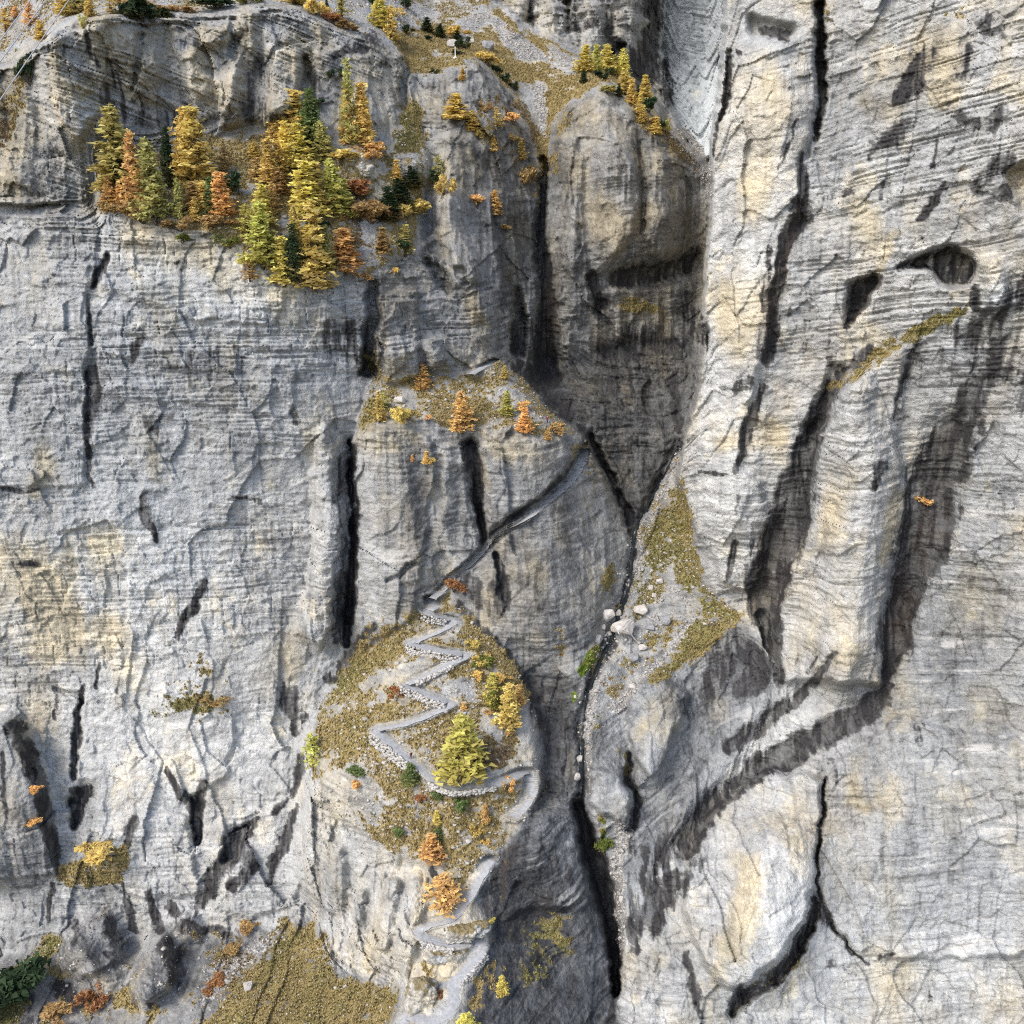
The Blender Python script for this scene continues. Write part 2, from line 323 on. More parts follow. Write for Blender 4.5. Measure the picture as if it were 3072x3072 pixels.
# where two masses rest against each other the contact is filled with debris and turf, no step
MELD = [('spur_slope','cliff_left'),('spur_slope','cliff_middle'),('spur_slope','gorge_side'),('spur_slope','spur_cliff'),('spur_cliff','bottom_slope'),('bottom_slope','cliff_left'),('spur_cliff','cliff_left'),('spur_cliff','lower_terrace'),('bottom_slope','lower_terrace'),('ledge_terrace','cliff_upper'),('ledge_terrace','spur_upper'),('shelf_terrace','rock_band'),('shelf_terrace','gorge'),('rock_band','spur_upper'),('rock_band','ledge_terrace'),('meadow','spur_upper'),('meadow','buttress_upper'),('meadow','cliff_back'),('meadow','rim_slope'),('rim_slope','cliff_upper'),('talus_slope','gorge_slabs'),('gorge_slabs','cliff_right'),('gorge_slabs','gorge_side'),('talus_slope','cliff_middle'),('talus_slope','gorge_side'),('spur_slope','slab_cliff'),('lower_terrace','slab_cliff'),('spur_slope','lower_terrace'),('cliff_pinnacle','cliff_left'),('gorge','buttress_upper'),('gorge','spur_upper'),('gorge','rock_band'),('slab_cliff','gorge_slabs'),('slab_cliff','gorge_side'),('gorge','talus_slope'),('cliff_upper','cliff_left'),('cliff_middle','gorge_side'),('talus_slope','cliff_right')]
w = np.zeros(U.shape, np.float32)
prs = {frozenset((NAME.index(a), NAME.index(b))) for a, b in MELD}
for (a, b, sa) in ((LBL[:, :-1], LBL[:, 1:], (slice(None), slice(0, -1))), (LBL[:-1], LBL[1:], (slice(0, -1), slice(None)))):
    e = a != b
    rr, cc = np.nonzero(e)
    ok = np.array([frozenset((int(x), int(y))) in prs for x, y in zip(a[e], b[e])])
    w[sa][rr[ok], cc[ok]] = 1
w = np.clip(boxblur(boxblur(w, 5), 5) * 14, 0, 1)
w *= ~((U > 2000) & (U < 2120) & (V < 1640))        # the free-standing edge of the right wall stays sharp
Y = Y * (1 - w) + boxblur(boxblur(Y, 7), 7) * w

# --- medium relief: clefts (+ metres deeper) and ribs (- metres), traced along their course
REL = np.zeros(U.shape, np.float32)
CLEFT = [
 ([(1752,1345,12),(1740,1385,16),(1715,1425,16),(1675,1462,14),(1615,1512,10),(1560,1545,9),(1500,1590,7),(1440,1650,6),(1380,1700,6)], 4),
 ([(1050,1330,6),(1058,1420,8),(1060,1560,9),(1058,1700,11),(1050,1850,12),(1035,1930,10)], 3.5),
 ([(1632,480,10),(1632,560,12),(1630,640,16),(1622,760,18),(1636,850,26),(1645,950,30),(1645,1050,34),(1640,1120,40)], 8),
 ([(1210,170,8),(1214,250,10),(1208,330,14)], 6),
 ([(1410,1335,20),(1432,1420,22),(1440,1500,15),(1455,1590,15),(1455,1645,10)], 7),
 ([(1480,1665,10),(1500,1740,12),(1510,1800,12)], 3),
 ([(1770,1310,12),(1810,1390,14),(1850,1470,14),(1885,1560,14)], 6),
 ([(1550,870,12),(1562,960,20),(1555,1050,24)], 6),
 ([(1112,850,14),(1118,930,20),(1112,1050,16),(1108,1110,18)], 7),
 ([(1735,2424,18),(1760,2500,22),(1790,2600,28),(1812,2690,30),(1832,2790,22),(1842,2890,16),(1842,2970,12)], 8),
 ([(315,770,10),(278,845,9)], 2),([(262,940,6),(266,1030,8)], 1.2),([(270,1120,10),(262,1260,8)], 1),
 ([(2455,10,14),(2462,150,15),(2468,250,15),(2460,340,14),(2448,420,10)], 5),
 ([(2188,150,8),(2180,250,8),(2165,350,8),(2145,460,5)], 3),
 ([(2470,2330,5),(2462,2450,6),(2452,2560,6),(2448,2650,6),(2460,2690,6),(2500,2780,5),(2560,2860,4)], 3),
 ([(2440,2700,16),(2425,2790,20),(2380,2860,20),(2320,2930,22),(2230,2975,22),(2190,3040,16)], 5),
 ([(2280,1850,14),(2320,1950,14),(2342,2050,12)], 4),
 ([(2440,1300,30),(2400,1470,44),(2340,1640,50),(2290,1790,42)], 3),
 ([(2850,1290,50),(2800,1460,70),(2760,1620,66),(2710,1790,40),(2685,1900,40),(2665,2010,26)], 3.5),
 ([(2520,1120,26),(2470,1220,24),(2440,1320,26)], 4),
 ([(2730,1060,10),(2710,1160,10),(2695,1260,10)], 2.5),
 ([(2640,2095,34),(2480,2190,36),(2270,2310,34),(2130,2430,36),(2050,2530,40)], 2.0),
 ([(2500,1960,10),(2440,2050,16),(2330,2140,22),(2200,2240,22)], 1.5),
 ([(1890,2270,10),(1880,2330,12),(1905,2400,14),(1885,2480,14),(1900,2430,10)], 4),
 ([(2040,1330,10),(1975,1450,12),(1910,1570,14),(1893,1660,14),(1885,1770,14),(1830,1920,20),(1780,2030,14),(1750,2140,14),(1744,2300,16),(1738,2400,16)], 2.2),
 ([(160,2070,5),(250,2090,8),(235,2170,10),(218,2260,12),(226,2330,6)], 2),
 ([(255,2370,28),(232,2410,26),(222,2470,12)], 3.5),
 ([(745,2470,12),(715,2510,26),(690,2560,26)], 3),
 ([(590,2390,14),(598,2440,16),(592,2520,10)], 3),
 ([(1160,1750,6),(1225,1700,8),(1250,1690,6)], 2),
 ([(700,60,10),(690,140,10),(705,180,10)], 3), ([(905,180,14),(920,240,16),(925,330,14)], 5), ([(415,110,8),(410,190,10),(405,260,8)], 3),
 ([(1690,560,12),(1700,640,14),(1680,720,12)], 3), ([(1925,420,6),(1930,560,8),(1925,700,7)], 2.5),
 ([(1830,830,30),(1900,830,30),(2000,820,30),(2090,780,30)], 6), ([(1790,830,20),(1800,920,22)], 5),
 ([(1280,780,8),(1330,830,20),(1350,870,10)], 4), ([(1300,740,14),(1350,780,12),(1400,850,10)], 3),
 ([(1960,-60,30),(1960,80,34),(1950,200,34)], 8), ([(1860,150,18),(1850,220,22)], 5), ([(1585,-20,10),(1590,60,10)], 5), ([(1700,0,10),(1705,90,10)], 5),
]
for pts, d in CLEFT: stroke(REL, pts, d, soft=.7)
REL *= .75 + .5 * n2(U / 45, V / 70)
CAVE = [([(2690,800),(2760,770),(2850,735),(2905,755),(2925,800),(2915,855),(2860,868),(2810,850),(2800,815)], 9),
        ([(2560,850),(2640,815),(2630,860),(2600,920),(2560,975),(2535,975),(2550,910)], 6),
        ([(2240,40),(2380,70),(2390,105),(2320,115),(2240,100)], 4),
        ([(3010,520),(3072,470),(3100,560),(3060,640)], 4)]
for pl, d in CAVE: fill(REL, pl, d, soft=8)
RIB = [
 ([(970,1290,14),(985,1330,34),(1000,1430,40),(1000,1600,40),(985,1750,40),(960,1900,50)], -5),
 ([(1150,1330,60),(1170,1500,70),(1200,1700,90),(1190,1850,70)], -3.5),
 ([(1310,1330,40),(1320,1450,44),(1330,1580,36)], -2.0),
 ([(1560,1400,110),(1600,1600,120),(1620,1800,120)], -3),
 ([(1370,420,26),(1350,560,36),(1350,680,36),(1400,820,30)], -3.5),
 ([(1800,330,50),(1830,500,60),(1850,700,60)], -4), ([(1990,480,30),(1990,600,40),(1980,720,40)], -4), ([(1700,420,30),(1720,560,30),(1720,760,30),(1730,900,40)], -4),
 ([(150,130,40),(190,260,50),(220,380,50)], -4), ([(330,80,50),(420,200,60)], -3), ([(630,120,26),(760,60,30),(745,150,26),(700,250,40),(690,330,40)], -4), ([(560,150,40),(600,260,40)], -3), ([(850,120,50),(860,240,50),(840,330,50)], -4), ([(1000,180,40),(1100,220,60),(1130,330,50)], -4),
 ([(2300,200,90),(2330,500,80),(2260,900,90),(2200,1300,90),(2180,1560,70)], -3),
 ([(2560,1180,60),(2590,1400,70),(2560,1650,90),(2520,1900,90),(2500,2020,60)], -6),
 ([(2980,820,40),(2990,900,40)], -4),
 ([(2330,2560,90),(2330,2720,110),(2280,2860,90)], -5),
 ([(1960,2060,50),(2000,2150,60),(1970,2260,50),(1950,2330,30)], -4),
 ([(1820,2320,40),(1850,2420,50)], -3),
 ([(1640,2560,70),(1680,2650,70),(1720,2780,70)], -3),
 ([(230,2850,50),(300,2800,60),(300,2900,60)], -4), ([(470,2830,40),(480,2900,40),(430,2980,40)], -4), ([(560,2760,30),(570,2800,30)], -3),
 ([(640,2120,60),(560,2130,60),(500,2110,40)], -1.5), ([(330,2580,60),(250,2620,50)], -2),
 ([(1170,2650,16),(1160,2740,22),(1150,2830,20)], -3.5), ([(1090,2680,14),(1080,2760,16)], -3), ([(1250,2650,26),(1230,2740,28),(1215,2850,30)], -3.5), ([(1010,2560,30),(1000,2700,30)], -2.5),
 ([(1180,1070,34),(1210,1040,40),(1240,1080,30)], -3), ([(1300,1050,30),(1330,1090,26)], -3),
 ([(1060,470,50),(1080,500,50)], -2), ([(1400,2770,50),(1440,2785,30)], -1.5),
 ([(1880,60,30),(1890,160,30)], -5), ([(1540,20,26),(1545,90,24)], -5), ([(1650,20,26),(1660,110,22)], -5), ([(1780,40,30),(1790,140,30)], -5),
]
for pts, d in RIB: stroke(REL, pts, d, soft=.7)
SLAB = [   # faces standing proud with a crisp edge
 ([(2500,1190),(2590,1115),(2705,1050),(2715,1200),(2690,1330),(2725,1480),(2695,1650),(2665,1830),(2645,1960),(2660,2060),(2480,2050),(2335,2045),(2312,1900),(2350,1750),(2425,1600),(2445,1450),(2455,1300)], -4.5, 7),
 ([(2160,-200),(2448,-200),(2458,330),(2420,450),(2385,640),(2330,760),(2315,1000),(2262,1150),(2225,1400),(2300,1480),(2290,1650),(2270,1780),(2180,1760),(2060,1560),(2020,1400),(2100,900),(2130,500)], -2.5, 7),
 ([(2300,2310),(2466,2330),(2452,2560),(2446,2690),(2420,2790),(2340,2890),(2230,2950),(2180,2960),(2120,2900),(2060,2760),(2050,2640),(2100,2500),(2200,2380)], -4, 10),
 ([(2470,2320),(2466,2500),(2455,2650),(2500,2770),(2580,2860),(2700,2880),(3200,2860),(3200,2250),(2700,2150)], -1.5, 6),
 ([(965,1285),(1000,1330),(1010,1500),(1020,1640),(1000,1700),(1010,1850),(960,1950),(900,1900),(930,1700),(940,1400)], -2.5, 6),
 ([(1070,1290),(1230,1275),(1300,1330),(1290,1500),(1265,1700),(1230,1860),(1080,1960),(1065,1700)], -2, 6),
 ([(1320,1340),(1395,1330),(1400,1450),(1425,1600),(1440,1660),(1350,1740),(1330,1550)], -1.8, 6),
 ([(1445,1290),(1690,1320),(1720,1380),(1680,1450),(1560,1530),(1470,1590),(1462,1450)], -2, 6),
 ([(1890,2060),(2000,2030),(2060,2080),(2040,2180),(1990,2300),(1940,2340),(1905,2260),(1890,2160)], -3.5, 6),
 ([(1760,2310),(1870,2320),(1900,2400),(1880,2480),(1800,2440),(1760,2400)], -3, 6),
 ([(1540,2440),(1735,2440),(1755,2560),(1795,2700),(1700,2740),(1600,2720),(1500,2760)], -2, 7),
 ([(1130,880),(1250,860),(1260,1040),(1180,1060),(1130,1020)], -2, 6), ([(1150,1060),(1250,1040),(1260,1120),(1160,1150)], -3, 5), ([(1270,1020),(1340,1010),(1350,1100),(1290,1110)], -2.5, 5),
 ([(-100,820),(260,780),(262,1100),(255,1450),(-100,1480)], -1.2, 5), ([(290,1010),(700,1060),(900,1100),(880,1250),(500,1200),(300,1180)], -1.0, 5), ([(300,640),(560,700),(760,800),(860,880),(820,980),(560,950),(300,860)], -1.2, 5),
 ([(500,2180),(700,2160),(680,2330),(560,2400),(490,2300)], -1.5, 6), ([(240,2480),(560,2440),(600,2680),(420,2700),(260,2600)], -1.5, 6), ([(760,2440),(890,2400),(900,2700),(760,2760),(640,2740)], -1.5, 6), ([(180,2800),(320,2740),(350,2880),(250,2930),(180,2900)], -4, 8), ([(430,2850),(510,2800),(520,2960),(440,3010),(400,2950)], -4, 8),
 ([(1660,420),(1740,400),(1760,700),(1720,860),(1660,700)], -2.5, 8), ([(1790,330),(1900,330),(1920,700),(1820,780),(1790,560)], -2.5, 8), ([(1935,430),(2040,480),(2060,740),(1950,770)], -2.5, 8),
 ([(1330,420),(1430,420),(1460,560),(1520,800),(1480,1000),(1400,880),(1310,700)], -2.5, 8), ([(560,90),(690,60),(720,180),(690,350),(600,360),(560,230)], -2.5, 8), ([(800,120),(890,150),(890,330),(810,360)], -2.5, 8), ([(160,110),(300,70),(330,300),(240,420),(160,330)], -2, 8),
]
for pl, d, sf in SLAB: fill(REL, pl, d, soft=sf)
Y += REL
Y_BASE = Y.copy()

# --- fine relief: bedding ledges, joint-bounded blocks, flutes, rubble
def world(Yv): 
    k = Yv / RY
    return RX * k, Yv, RZ * k
PX, PY, PZ = world(Y)
blk, flu, fb, dip = char('blk'), char('flute'), char('fb'), char('dip', 14)
GRASS = char('grass', 3)
bare = 1 - np.clip(GRASS * 1.15, 0, .85)
warp = fbm3(PX / 38, PY / 60, PZ / 38, 3)
BED = PZ - dip * PX + 3.2 * warp + .55 * fbm3(PX / 9, PY / 11, PZ / 5, 4, .6)
BED += 2.2 * (n2(BED / 3.3, np.zeros_like(BED) + 3.5) - .5)
JX = PX + 1.1 * fbm3(PX / 5 + 8, PY / 7, PZ / 4, 3, .6)
disp = .75 * fb * fbm3(PX / 30, PY / 40, PZ / 38, 2, .5)
rk = np.clip(blk, .3, 1.6) * bare
XX = PX + 1.2 * fbm3(PX / 6 + 1, PY / 9, PZ / 6, 2); ZZ = BED + .8 * fbm3(PX / 5 + 9, PY / 9, PZ / 5, 2)
disp += .55 * fb * bare * facets(XX, ZZ, 15, 24, 1, .9)
disp += rk * (.85 * facets(XX + 3, ZZ, 6.5, 8.0, 2, .8) + .42 * facets(XX, ZZ + 7, 2.6, 2.2, 3, .8))
ledgy = sstep(.34, .62, n3(PX / 30 + 5, PY / 60, BED / 9))
LG = np.zeros(U.shape, np.float32)
for a, pts in ((-.8,[(2230,250,120),(2230,600,110),(2200,900,90),(2180,1400,80)]), (-.6,[(1110,1400,50),(1130,1850,60)]), (-.5,[(450,1350,150),(500,1600,120)]), (-.6,[(2800,2200,260),(2900,2600,260),(2700,2500,150)]), (-.6,[(2300,2650,90),(2300,2850,90)]), (-.5,[(1600,1650,120),(1650,1850,90)]),
               (.8,[(350,680,60),(600,740,60),(860,880,70),(980,950,50)]), (.6,[(100,1000,60),(500,1040,60),(900,1060,60)]), (.6,[(0,1480,60),(250,1500,50),(480,1520,40)]), (.7,[(2600,430,120),(2850,400,150),(2980,200,90)]), (.8,[(2600,800,80),(2850,850,90),(2700,950,90)]), (.6,[(2750,1100,90),(2980,1150,90)]), (.5,[(2200,1150,60),(2450,1060,60)]), (.7,[(1150,1310,50),(1600,1330,50)]), (.6,[(150,400,70),(200,700,70)]), (.5,[(2850,1450,120),(3000,1550,60)]), (.6,[(1200,950,60),(1300,1050,60)])):
    stroke(LG, pts, a, soft=1.)
ledgy = np.clip(ledgy + LG, 0, 1.3)
gap = n3(PX / 4.5 + 3, PY / 9, BED / 1.6 + 4)
GROOVE = np.zeros(U.shape, np.float32)
for h, w, a, s, cr in ((5.6, 9.0, 1.15, 1, 1.0), (2.1, 4.6, .75, 2, .75), (1.0, 2.6, .46, 3, .5)):
    sh = BED / h + 31 * s
    i = np.floor(sh); fs = sh - i
    tx = JX / (w * (.6 + .8 * hsh(i, 7 * s))) + hsh(i, s) * 7.7
    j = np.floor(tx); fx = tx - j
    val = .6 * hsh(i, 91 + s) + .4 * hsh(i, j + 1000 * s) - .5
    eb = np.minimum(fs, 1 - fs) * h
    ej = np.minimum(fx, 1 - fx) * w
    gb = sstep(.30, .05, eb) * sstep(.46, .60, gap + .25 * (hsh(i, 17) - .5))
    gj = sstep(.24, .04, ej) * (hsh(i + 3, j * 3 + s) > .75)
    amp = blk * a * (.10 + .75 * ledgy) * bare
    disp += amp * val
    g = np.maximum(gb, .8 * gj) * cr
    GROOVE = np.maximum(GROOVE, g * np.clip(blk, .3, 1.3) * (.04 + .9 * ledgy) * bare)
disp -= .75 * GROOVE
# noses of strong beds
sh = BED / 8.5; fs = sh - np.floor(sh)
disp += blk * 1.0 * ledgy * (hsh(np.floor(sh), 5) > .45) * (fs ** 2 - .4) * bare
for wx, wz, a, o in ((3.6, 30, 1.1, 0), (1.5, 12, .65, 9), (9, 60, 1.7, 19)):
    q = n3(PX / wx + o + .3 * warp, PY / (wx * 1.8), PZ / wz)
    disp += flu * a * (.5 - np.abs(2 * q - 1) ** .8)
disp += .34 * (.4 + .6 * blk) * fbm3(PX / 1.9, PY / 1.9, PZ / 1.3, 3, .65)
disp += .18 * (.3 + .7 * blk) * fbm3(PX / .75, PY / .8, PZ / .55, 2, .6)
disp += .9 * (1 - bare) * (fbm3(PX / 3.2, PY / 3.2, PZ / 3.2, 3, .65))
Y = Y - disp
del sh, fs, tx, fx, val, eb, ej, gb, gj, amp, q, i, j, g

# ------------------------------------------------------------------ what covers the rock: water stains and painted shade, turf, scree, warm and dark beds
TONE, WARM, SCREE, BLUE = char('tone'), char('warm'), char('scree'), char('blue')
STAIN_SHADE = np.zeros(U.shape, np.float32); OLIVE = np.zeros(U.shape, np.float32); MOSS = np.zeros(U.shape, np.float32)
BROWN = np.zeros(U.shape, np.float32); VEIN = np.zeros(U.shape, np.float32)
ST = [
 # left wall
 (1,[(318,765,10),(280,845,12)]), (.8,[(272,880,7),(264,930,7),(268,1000,9),(262,1030,14)]), (1,[(283,1105,16),(278,1180,24),(262,1260,16),(268,1380,8),(275,1450,7)]),
 (1,[(432,1490,12),(440,1550,15),(470,1625,8)]), (1,[(602,1745,10),(582,1810,17),(550,1860,15),(530,1925,7)]), (.8,[(0,1470,9),(60,1480,9),(115,1470,6)]), (.7,[(60,1690,7),(110,1692,8)]),
 (.8,[(430,1010,10),(400,1060,12),(392,1090,6)]), (.6,[(700,1490,6),(780,1510,9)]), (.6,[(560,760,8),(520,790,5)]), (.6,[(460,1270,30),(490,1250,20)]),
 (.75,[(1060,1000,40),(1105,1050,46),(1100,1110,36)]), (.55,[(1000,1010,50),(1080,1020,60)]), (1,[(1050,1320,10),(1058,1420,13),(1060,1560,14),(1058,1700,17),(1050,1850,17),(1035,1930,14)]),
 (.55,[(1035,1350,22),(1025,1500,22),(1035,1650,26),(1030,1800,30),(1005,1920,26)]), (.6,[(885,1225,10),(895,1270,8)]), (.45,[(600,1100,60),(700,1080,40)]),  # first stroke paints shade on the column's right face
 (1,[(45,2180,26),(90,2270,28),(118,2360,24),(140,2460,24),(160,2560,20),(170,2620,10)]), (.9,[(5,2260,6),(10,2360,8),(16,2460,6)]), (.9,[(255,2060,7),(236,2150,9),(214,2260,14),(228,2325,6)]), (.8,[(300,1990,5),(295,2070,6)]), (.8,[(170,2060,5),(165,2150,6)]),
 (1,[(220,2372,16),(262,2372,26),(235,2410,26),(222,2480,11)]), (.9,[(400,2460,12),(382,2540,9)]), (1,[(495,2300,5),(520,2350,13),(560,2385,17),(585,2430,16)]), (1,[(615,2350,11),(602,2410,16),(594,2450,20),(592,2525,9)]),
 (1,[(760,2450,10),(730,2500,26),(705,2545,36),(665,2595,28),(630,2650,24),(605,2720,10)]), (.9,[(720,2560,20),(760,2600,18),(700,2660,14)]), (.8,[(660,2650,10),(640,2700,8)]),
 (1,[(882,2420,8),(862,2500,17),(832,2560,15),(800,2640,7)]), (.9,[(908,2270,14),(890,2330,13),(868,2380,8)]), (.8,[(870,2090,40),(900,2150,26),(890,2200,12)]), (.8,[(872,2380,10),(820,2440,10)]),
 (1,[(370,2640,5),(386,2720,13),(402,2795,10)]), (1,[(447,2680,10),(466,2740,17),(482,2790,12)]), (.9,[(155,2650,10),(148,2765,7)]), (.9,[(515,2715,13),(530,2740,14)]), (.9,[(597,2670,7),(592,2745,5)]),
 (.8,[(500,2830,26),(520,2870,34),(530,2920,34)]), (.8,[(555,2780,30),(600,2790,14),(690,2800,10)]), (.7,[(225,2760,12),(240,2800,16),(210,2830,10)]), (.6,[(330,2760,26),(340,2830,30)]), (.8,[(180,2960,30),(230,3000,24),(330,2985,18)]),  # first stroke paints the shaded lower rock dark
 (.7,[(380,2975,20),(400,3030,26)]), (.9,[(455,3010,10),(462,3050,10)]), (.6,[(20,2960,60),(60,3010,50),(40,3060,60)]),
 # upper cliffs
 (.5,[(790,200,36),(775,290,42)]), (.5,[(760,330,46),(820,350,20)]), (.45,[(365,190,26),(330,290,30),(420,330,50)]), (.6,[(268,95,8),(280,160,10),(300,200,8)]), (.55,[(198,130,8),(200,210,7)]), (.5,[(540,60,22),(560,120,24)]),
 (.5,[(440,330,26),(520,360,26)]), (.7,[(1010,170,14),(1060,140,20),(1120,130,30)]), (.5,[(930,210,14),(950,260,16)]), (.45,[(1150,160,30),(1100,200,20)]),
 (.8,[(1632,560,9),(1632,660,13),(1624,760,15)]), (1,[(1620,740,14),(1636,850,20),(1648,950,26),(1648,1050,30),(1640,1130,44)]), (1,[(1548,880,10),(1562,960,18),(1556,1040,22)]), (.7,[(1590,980,26),(1600,1060,26)]),
 (.9,[(1780,815,16),(1800,900,20),(1790,950,14)]), (.75,[(1850,840,26),(1950,820,36),(2050,800,30),(2090,750,20)]), (.8,[(2060,900,30),(2090,1000,30)]), (.7,[(1950,990,30),(1880,1000,26),(1990,1040,30)]), (.6,[(1820,870,26),(1830,960,20)]),
 (.55,[(1500,470,24),(1440,490,26)]), (.45,[(1450,200,30),(1520,330,36)]), (.5,[(1290,760,20),(1330,820,26),(1350,860,16)]), (.4,[(1700,520,14),(1690,620,14)]),
 (1,[(1950,-60,30),(1965,60,24),(1950,160,30),(1930,230,30),(1900,180,30),(1850,120,14),(1855,210,20)]), (.7,[(1985,200,22),(2000,300,20)]), (.7,[(1590,0,12),(1600,70,12)]), (.7,[(1700,-20,12),(1710,80,16),(1790,60,10)]), (.6,[(1820,20,10),(1830,120,12)]),
 # gorge and middle cliff
 (1,[(1405,1335,20),(1432,1420,24),(1440,1500,16),(1455,1590,16),(1455,1645,11)]), (.8,[(1480,1660,12),(1500,1740,14),(1510,1800,14)]), (.75,[(1490,1820,30),(1470,1770,20)]),
 (.9,[(1745,1290,14),(1775,1320,12),(1812,1390,12),(1852,1462,12),(1882,1540,14),(1897,1585,12)]), (.8,[(1560,1100,30),(1640,1170,30),(1700,1240,26)]), (.6,[(1800,1060,40),(1900,1060,40)]), (.5,[(1950,1130,50),(1850,1130,60)]),
 (.95,[(2040,1330,6),(2010,1390,8),(1975,1450,8),(1940,1520,8),(1910,1570,10),(1895,1640,9),(1892,1700,12),(1880,1780,10),(1852,1850,12)]), (1,[(1830,1915,16),(1812,1955,22),(1782,2025,11),(1757,2080,8),(1752,2140,8),(1746,2220,11),(1743,2300,12),(1738,2390,14)]), (.8,[(2015,1130,16),(2030,1240,12),(2035,1300,10)]),
 (.9,[(1378,1815,12),(1440,1885,16),(1500,1955,22),(1560,2035,28),(1605,2095,24)]), (.5,[(1650,2150,50),(1680,2260,50),(1650,2350,40)]), (.7,[(1590,2130,20),(1640,2190,26)]),  # first stroke paints the shadow line right of the spur
 (1,[(1735,2424,16),(1760,2500,22),(1790,2600,30),(1812,2690,30),(1832,2790,22),(1842,2890,16),(1842,2970,11),(1830,3060,14)]), (.6,[(1540,2560,30),(1500,2640,34),(1480,2720,36)]), (.6,[(1560,2780,50),(1640,2700,30)]), (.4,[(1650,2560,40),(1700,2620,30)]),
 (.8,[(1130,1880,12),(1050,1975,26),(990,2030,22)]), (.6,[(1210,1690,8),(1240,1690,10)]),
 (.8,[(1757,1340,10),(1742,1385,16),(1715,1425,16),(1672,1460,14),(1615,1508,11),(1560,1540,9),(1500,1585,7),(1420,1660,5)]), (.6,[(1400,1740,26),(1440,1790,26)]),  # first stroke paints the overhang's shadow above the ledge path
 (.7,[(1300,2610,10),(1330,2650,14)]), (.6,[(1450,2620,26),(1400,2690,20),(1440,2560,18)]),
 # right wall
 (.9,[(2455,0,12),(2462,150,13),(2469,250,14),(2460,340,13),(2450,400,9)]), (.9,[(2410,470,10),(2408,540,18),(2398,600,27),(2392,660,30),(2370,700,26),(2342,760,20),(2330,850,22),(2322,930,22),(2312,1020,22),(2298,1070,22)]), (.7,[(2300,740,10),(2300,850,8),(2295,930,6)]),
 (.8,[(2187,170,8),(2180,250,8),(2165,350,8),(2145,460,5)]), (.7,[(2390,365,5),(2372,420,8),(2340,500,6)]), (.7,[(2205,150,8),(2250,180,6)]), (.9,[(2290,85,16),(2350,100,24)]),
 (.8,[(2790,150,20),(2745,235,38),(2705,290,26)]), (.7,[(2725,370,16),(2682,415,24),(2645,430,10)]), (.7,[(2625,430,14),(2612,470,7)]), (.7,[(2810,420,6),(2795,500,8)]), (.7,[(2900,150,26),(2880,220,18)]), (.6,[(2960,60,30),(3000,100,20)]), (.6,[(2880,350,14),(2950,380,22),(3010,330,20)]),
 (.8,[(3010,480,26),(2970,520,26),(2930,560,20)]), (.85,[(2830,560,14),(2800,610,17),(2765,660,12)]), (.7,[(3020,580,22),(2970,600,18)]), (.6,[(2560,570,14),(2500,580,14),(2480,600,10)]), (.6,[(2650,560,14),(2640,600,8)]),
 (1,[(2635,830,18),(2605,880,22),(2575,930,20),(2545,975,12)]), (.8,[(2870,760,24),(2900,800,26),(2860,830,30)]), (.7,[(2700,790,12),(2770,775,14),(2850,745,14)]), (.7,[(2920,870,14),(2930,920,12)]), (.7,[(2430,890,20),(2420,950,16)]), (.6,[(2390,930,16),(2340,950,10)]),  # cave strokes paint the shade inside the hollows
 (.7,[(3072,860,34),(3010,930,34),(2930,1000,40),(2860,1030,44)]), (.55,[(2750,1060,40),(2860,1080,60),(2980,1060,70)]), (.55,[(2560,1050,30),(2500,1080,26)]), (.6,[(2240,1150,26),(2190,1170,14),(2160,1160,10)]), (.5,[(3050,1200,40),(3040,1080,50)]),
 (.95,[(2290,1165,12),(2266,1240,17),(2236,1340,13),(2212,1405,9)]), (.7,[(2210,1480,6),(2205,1540,5)]), (.85,[(2110,1418,6),(2180,1412,7)]),
 (.9,[(2600,1060,20),(2550,1105,20),(2500,1155,24),(2465,1230,26)]), (1.1,[(2465,1230,24),(2435,1320,32),(2415,1400,38),(2392,1480,48),(2362,1560,56),(2335,1640,58),(2303,1730,58),(2280,1800,46),(2300,1870,34),(2312,1940,16)]),
 (.8,[(2990,1110,50),(2910,1200,50),(2870,1290,56)]), (1.1,[(2870,1290,50),(2835,1380,66),(2800,1460,76),(2788,1540,80),(2765,1620,76),(2742,1700,54),(2722,1790,38),(2692,1870,36),(2682,1930,42),(2672,1990,28),(2660,2050,12)]), (.6,[(2950,1290,14),(2940,1220,12)]),
 (.7,[(2722,1080,9),(2702,1180,8),(2692,1260,8)]), (.8,[(2645,1395,14),(2622,1460,13)]), (.8,[(2208,1635,9),(2192,1700,12),(2180,1745,7)]), (1,[(2285,1850,14),(2322,1950,12),(2342,2040,10)]),  # first stroke paints a shadowed edge
 (.95,[(2500,1955,7),(2472,2000,9),(2442,2050,12),(2400,2090,16),(2330,2140,22),(2260,2190,24),(2195,2245,22)]), (.6,[(2440,1975,6),(2420,2020,8)]),
 (1.05,[(2680,2060,14),(2650,2092,36),(2560,2150,36),(2480,2190,36),(2380,2250,40),(2270,2310,36),(2200,2370,32),(2130,2430,36),(2072,2500,40),(2050,2560,26)]), (.7,[(2000,2520,26),(1960,2580,30),(1930,2640,26)]),
 (.9,[(2030,2640,40),(1980,2690,60),(1940,2770,44)]), (.6,[(2060,2580,40),(1900,2560,26)]), (.7,[(1900,2850,20),(1890,2780,20)]), (.8,[(2200,1900,30),(2280,2000,36),(2250,2060,36)]), (.7,[(2120,1890,40),(2170,2000,46),(2120,2060,40)]), (.5,[(2080,2120,40),(2000,2100,10)]),
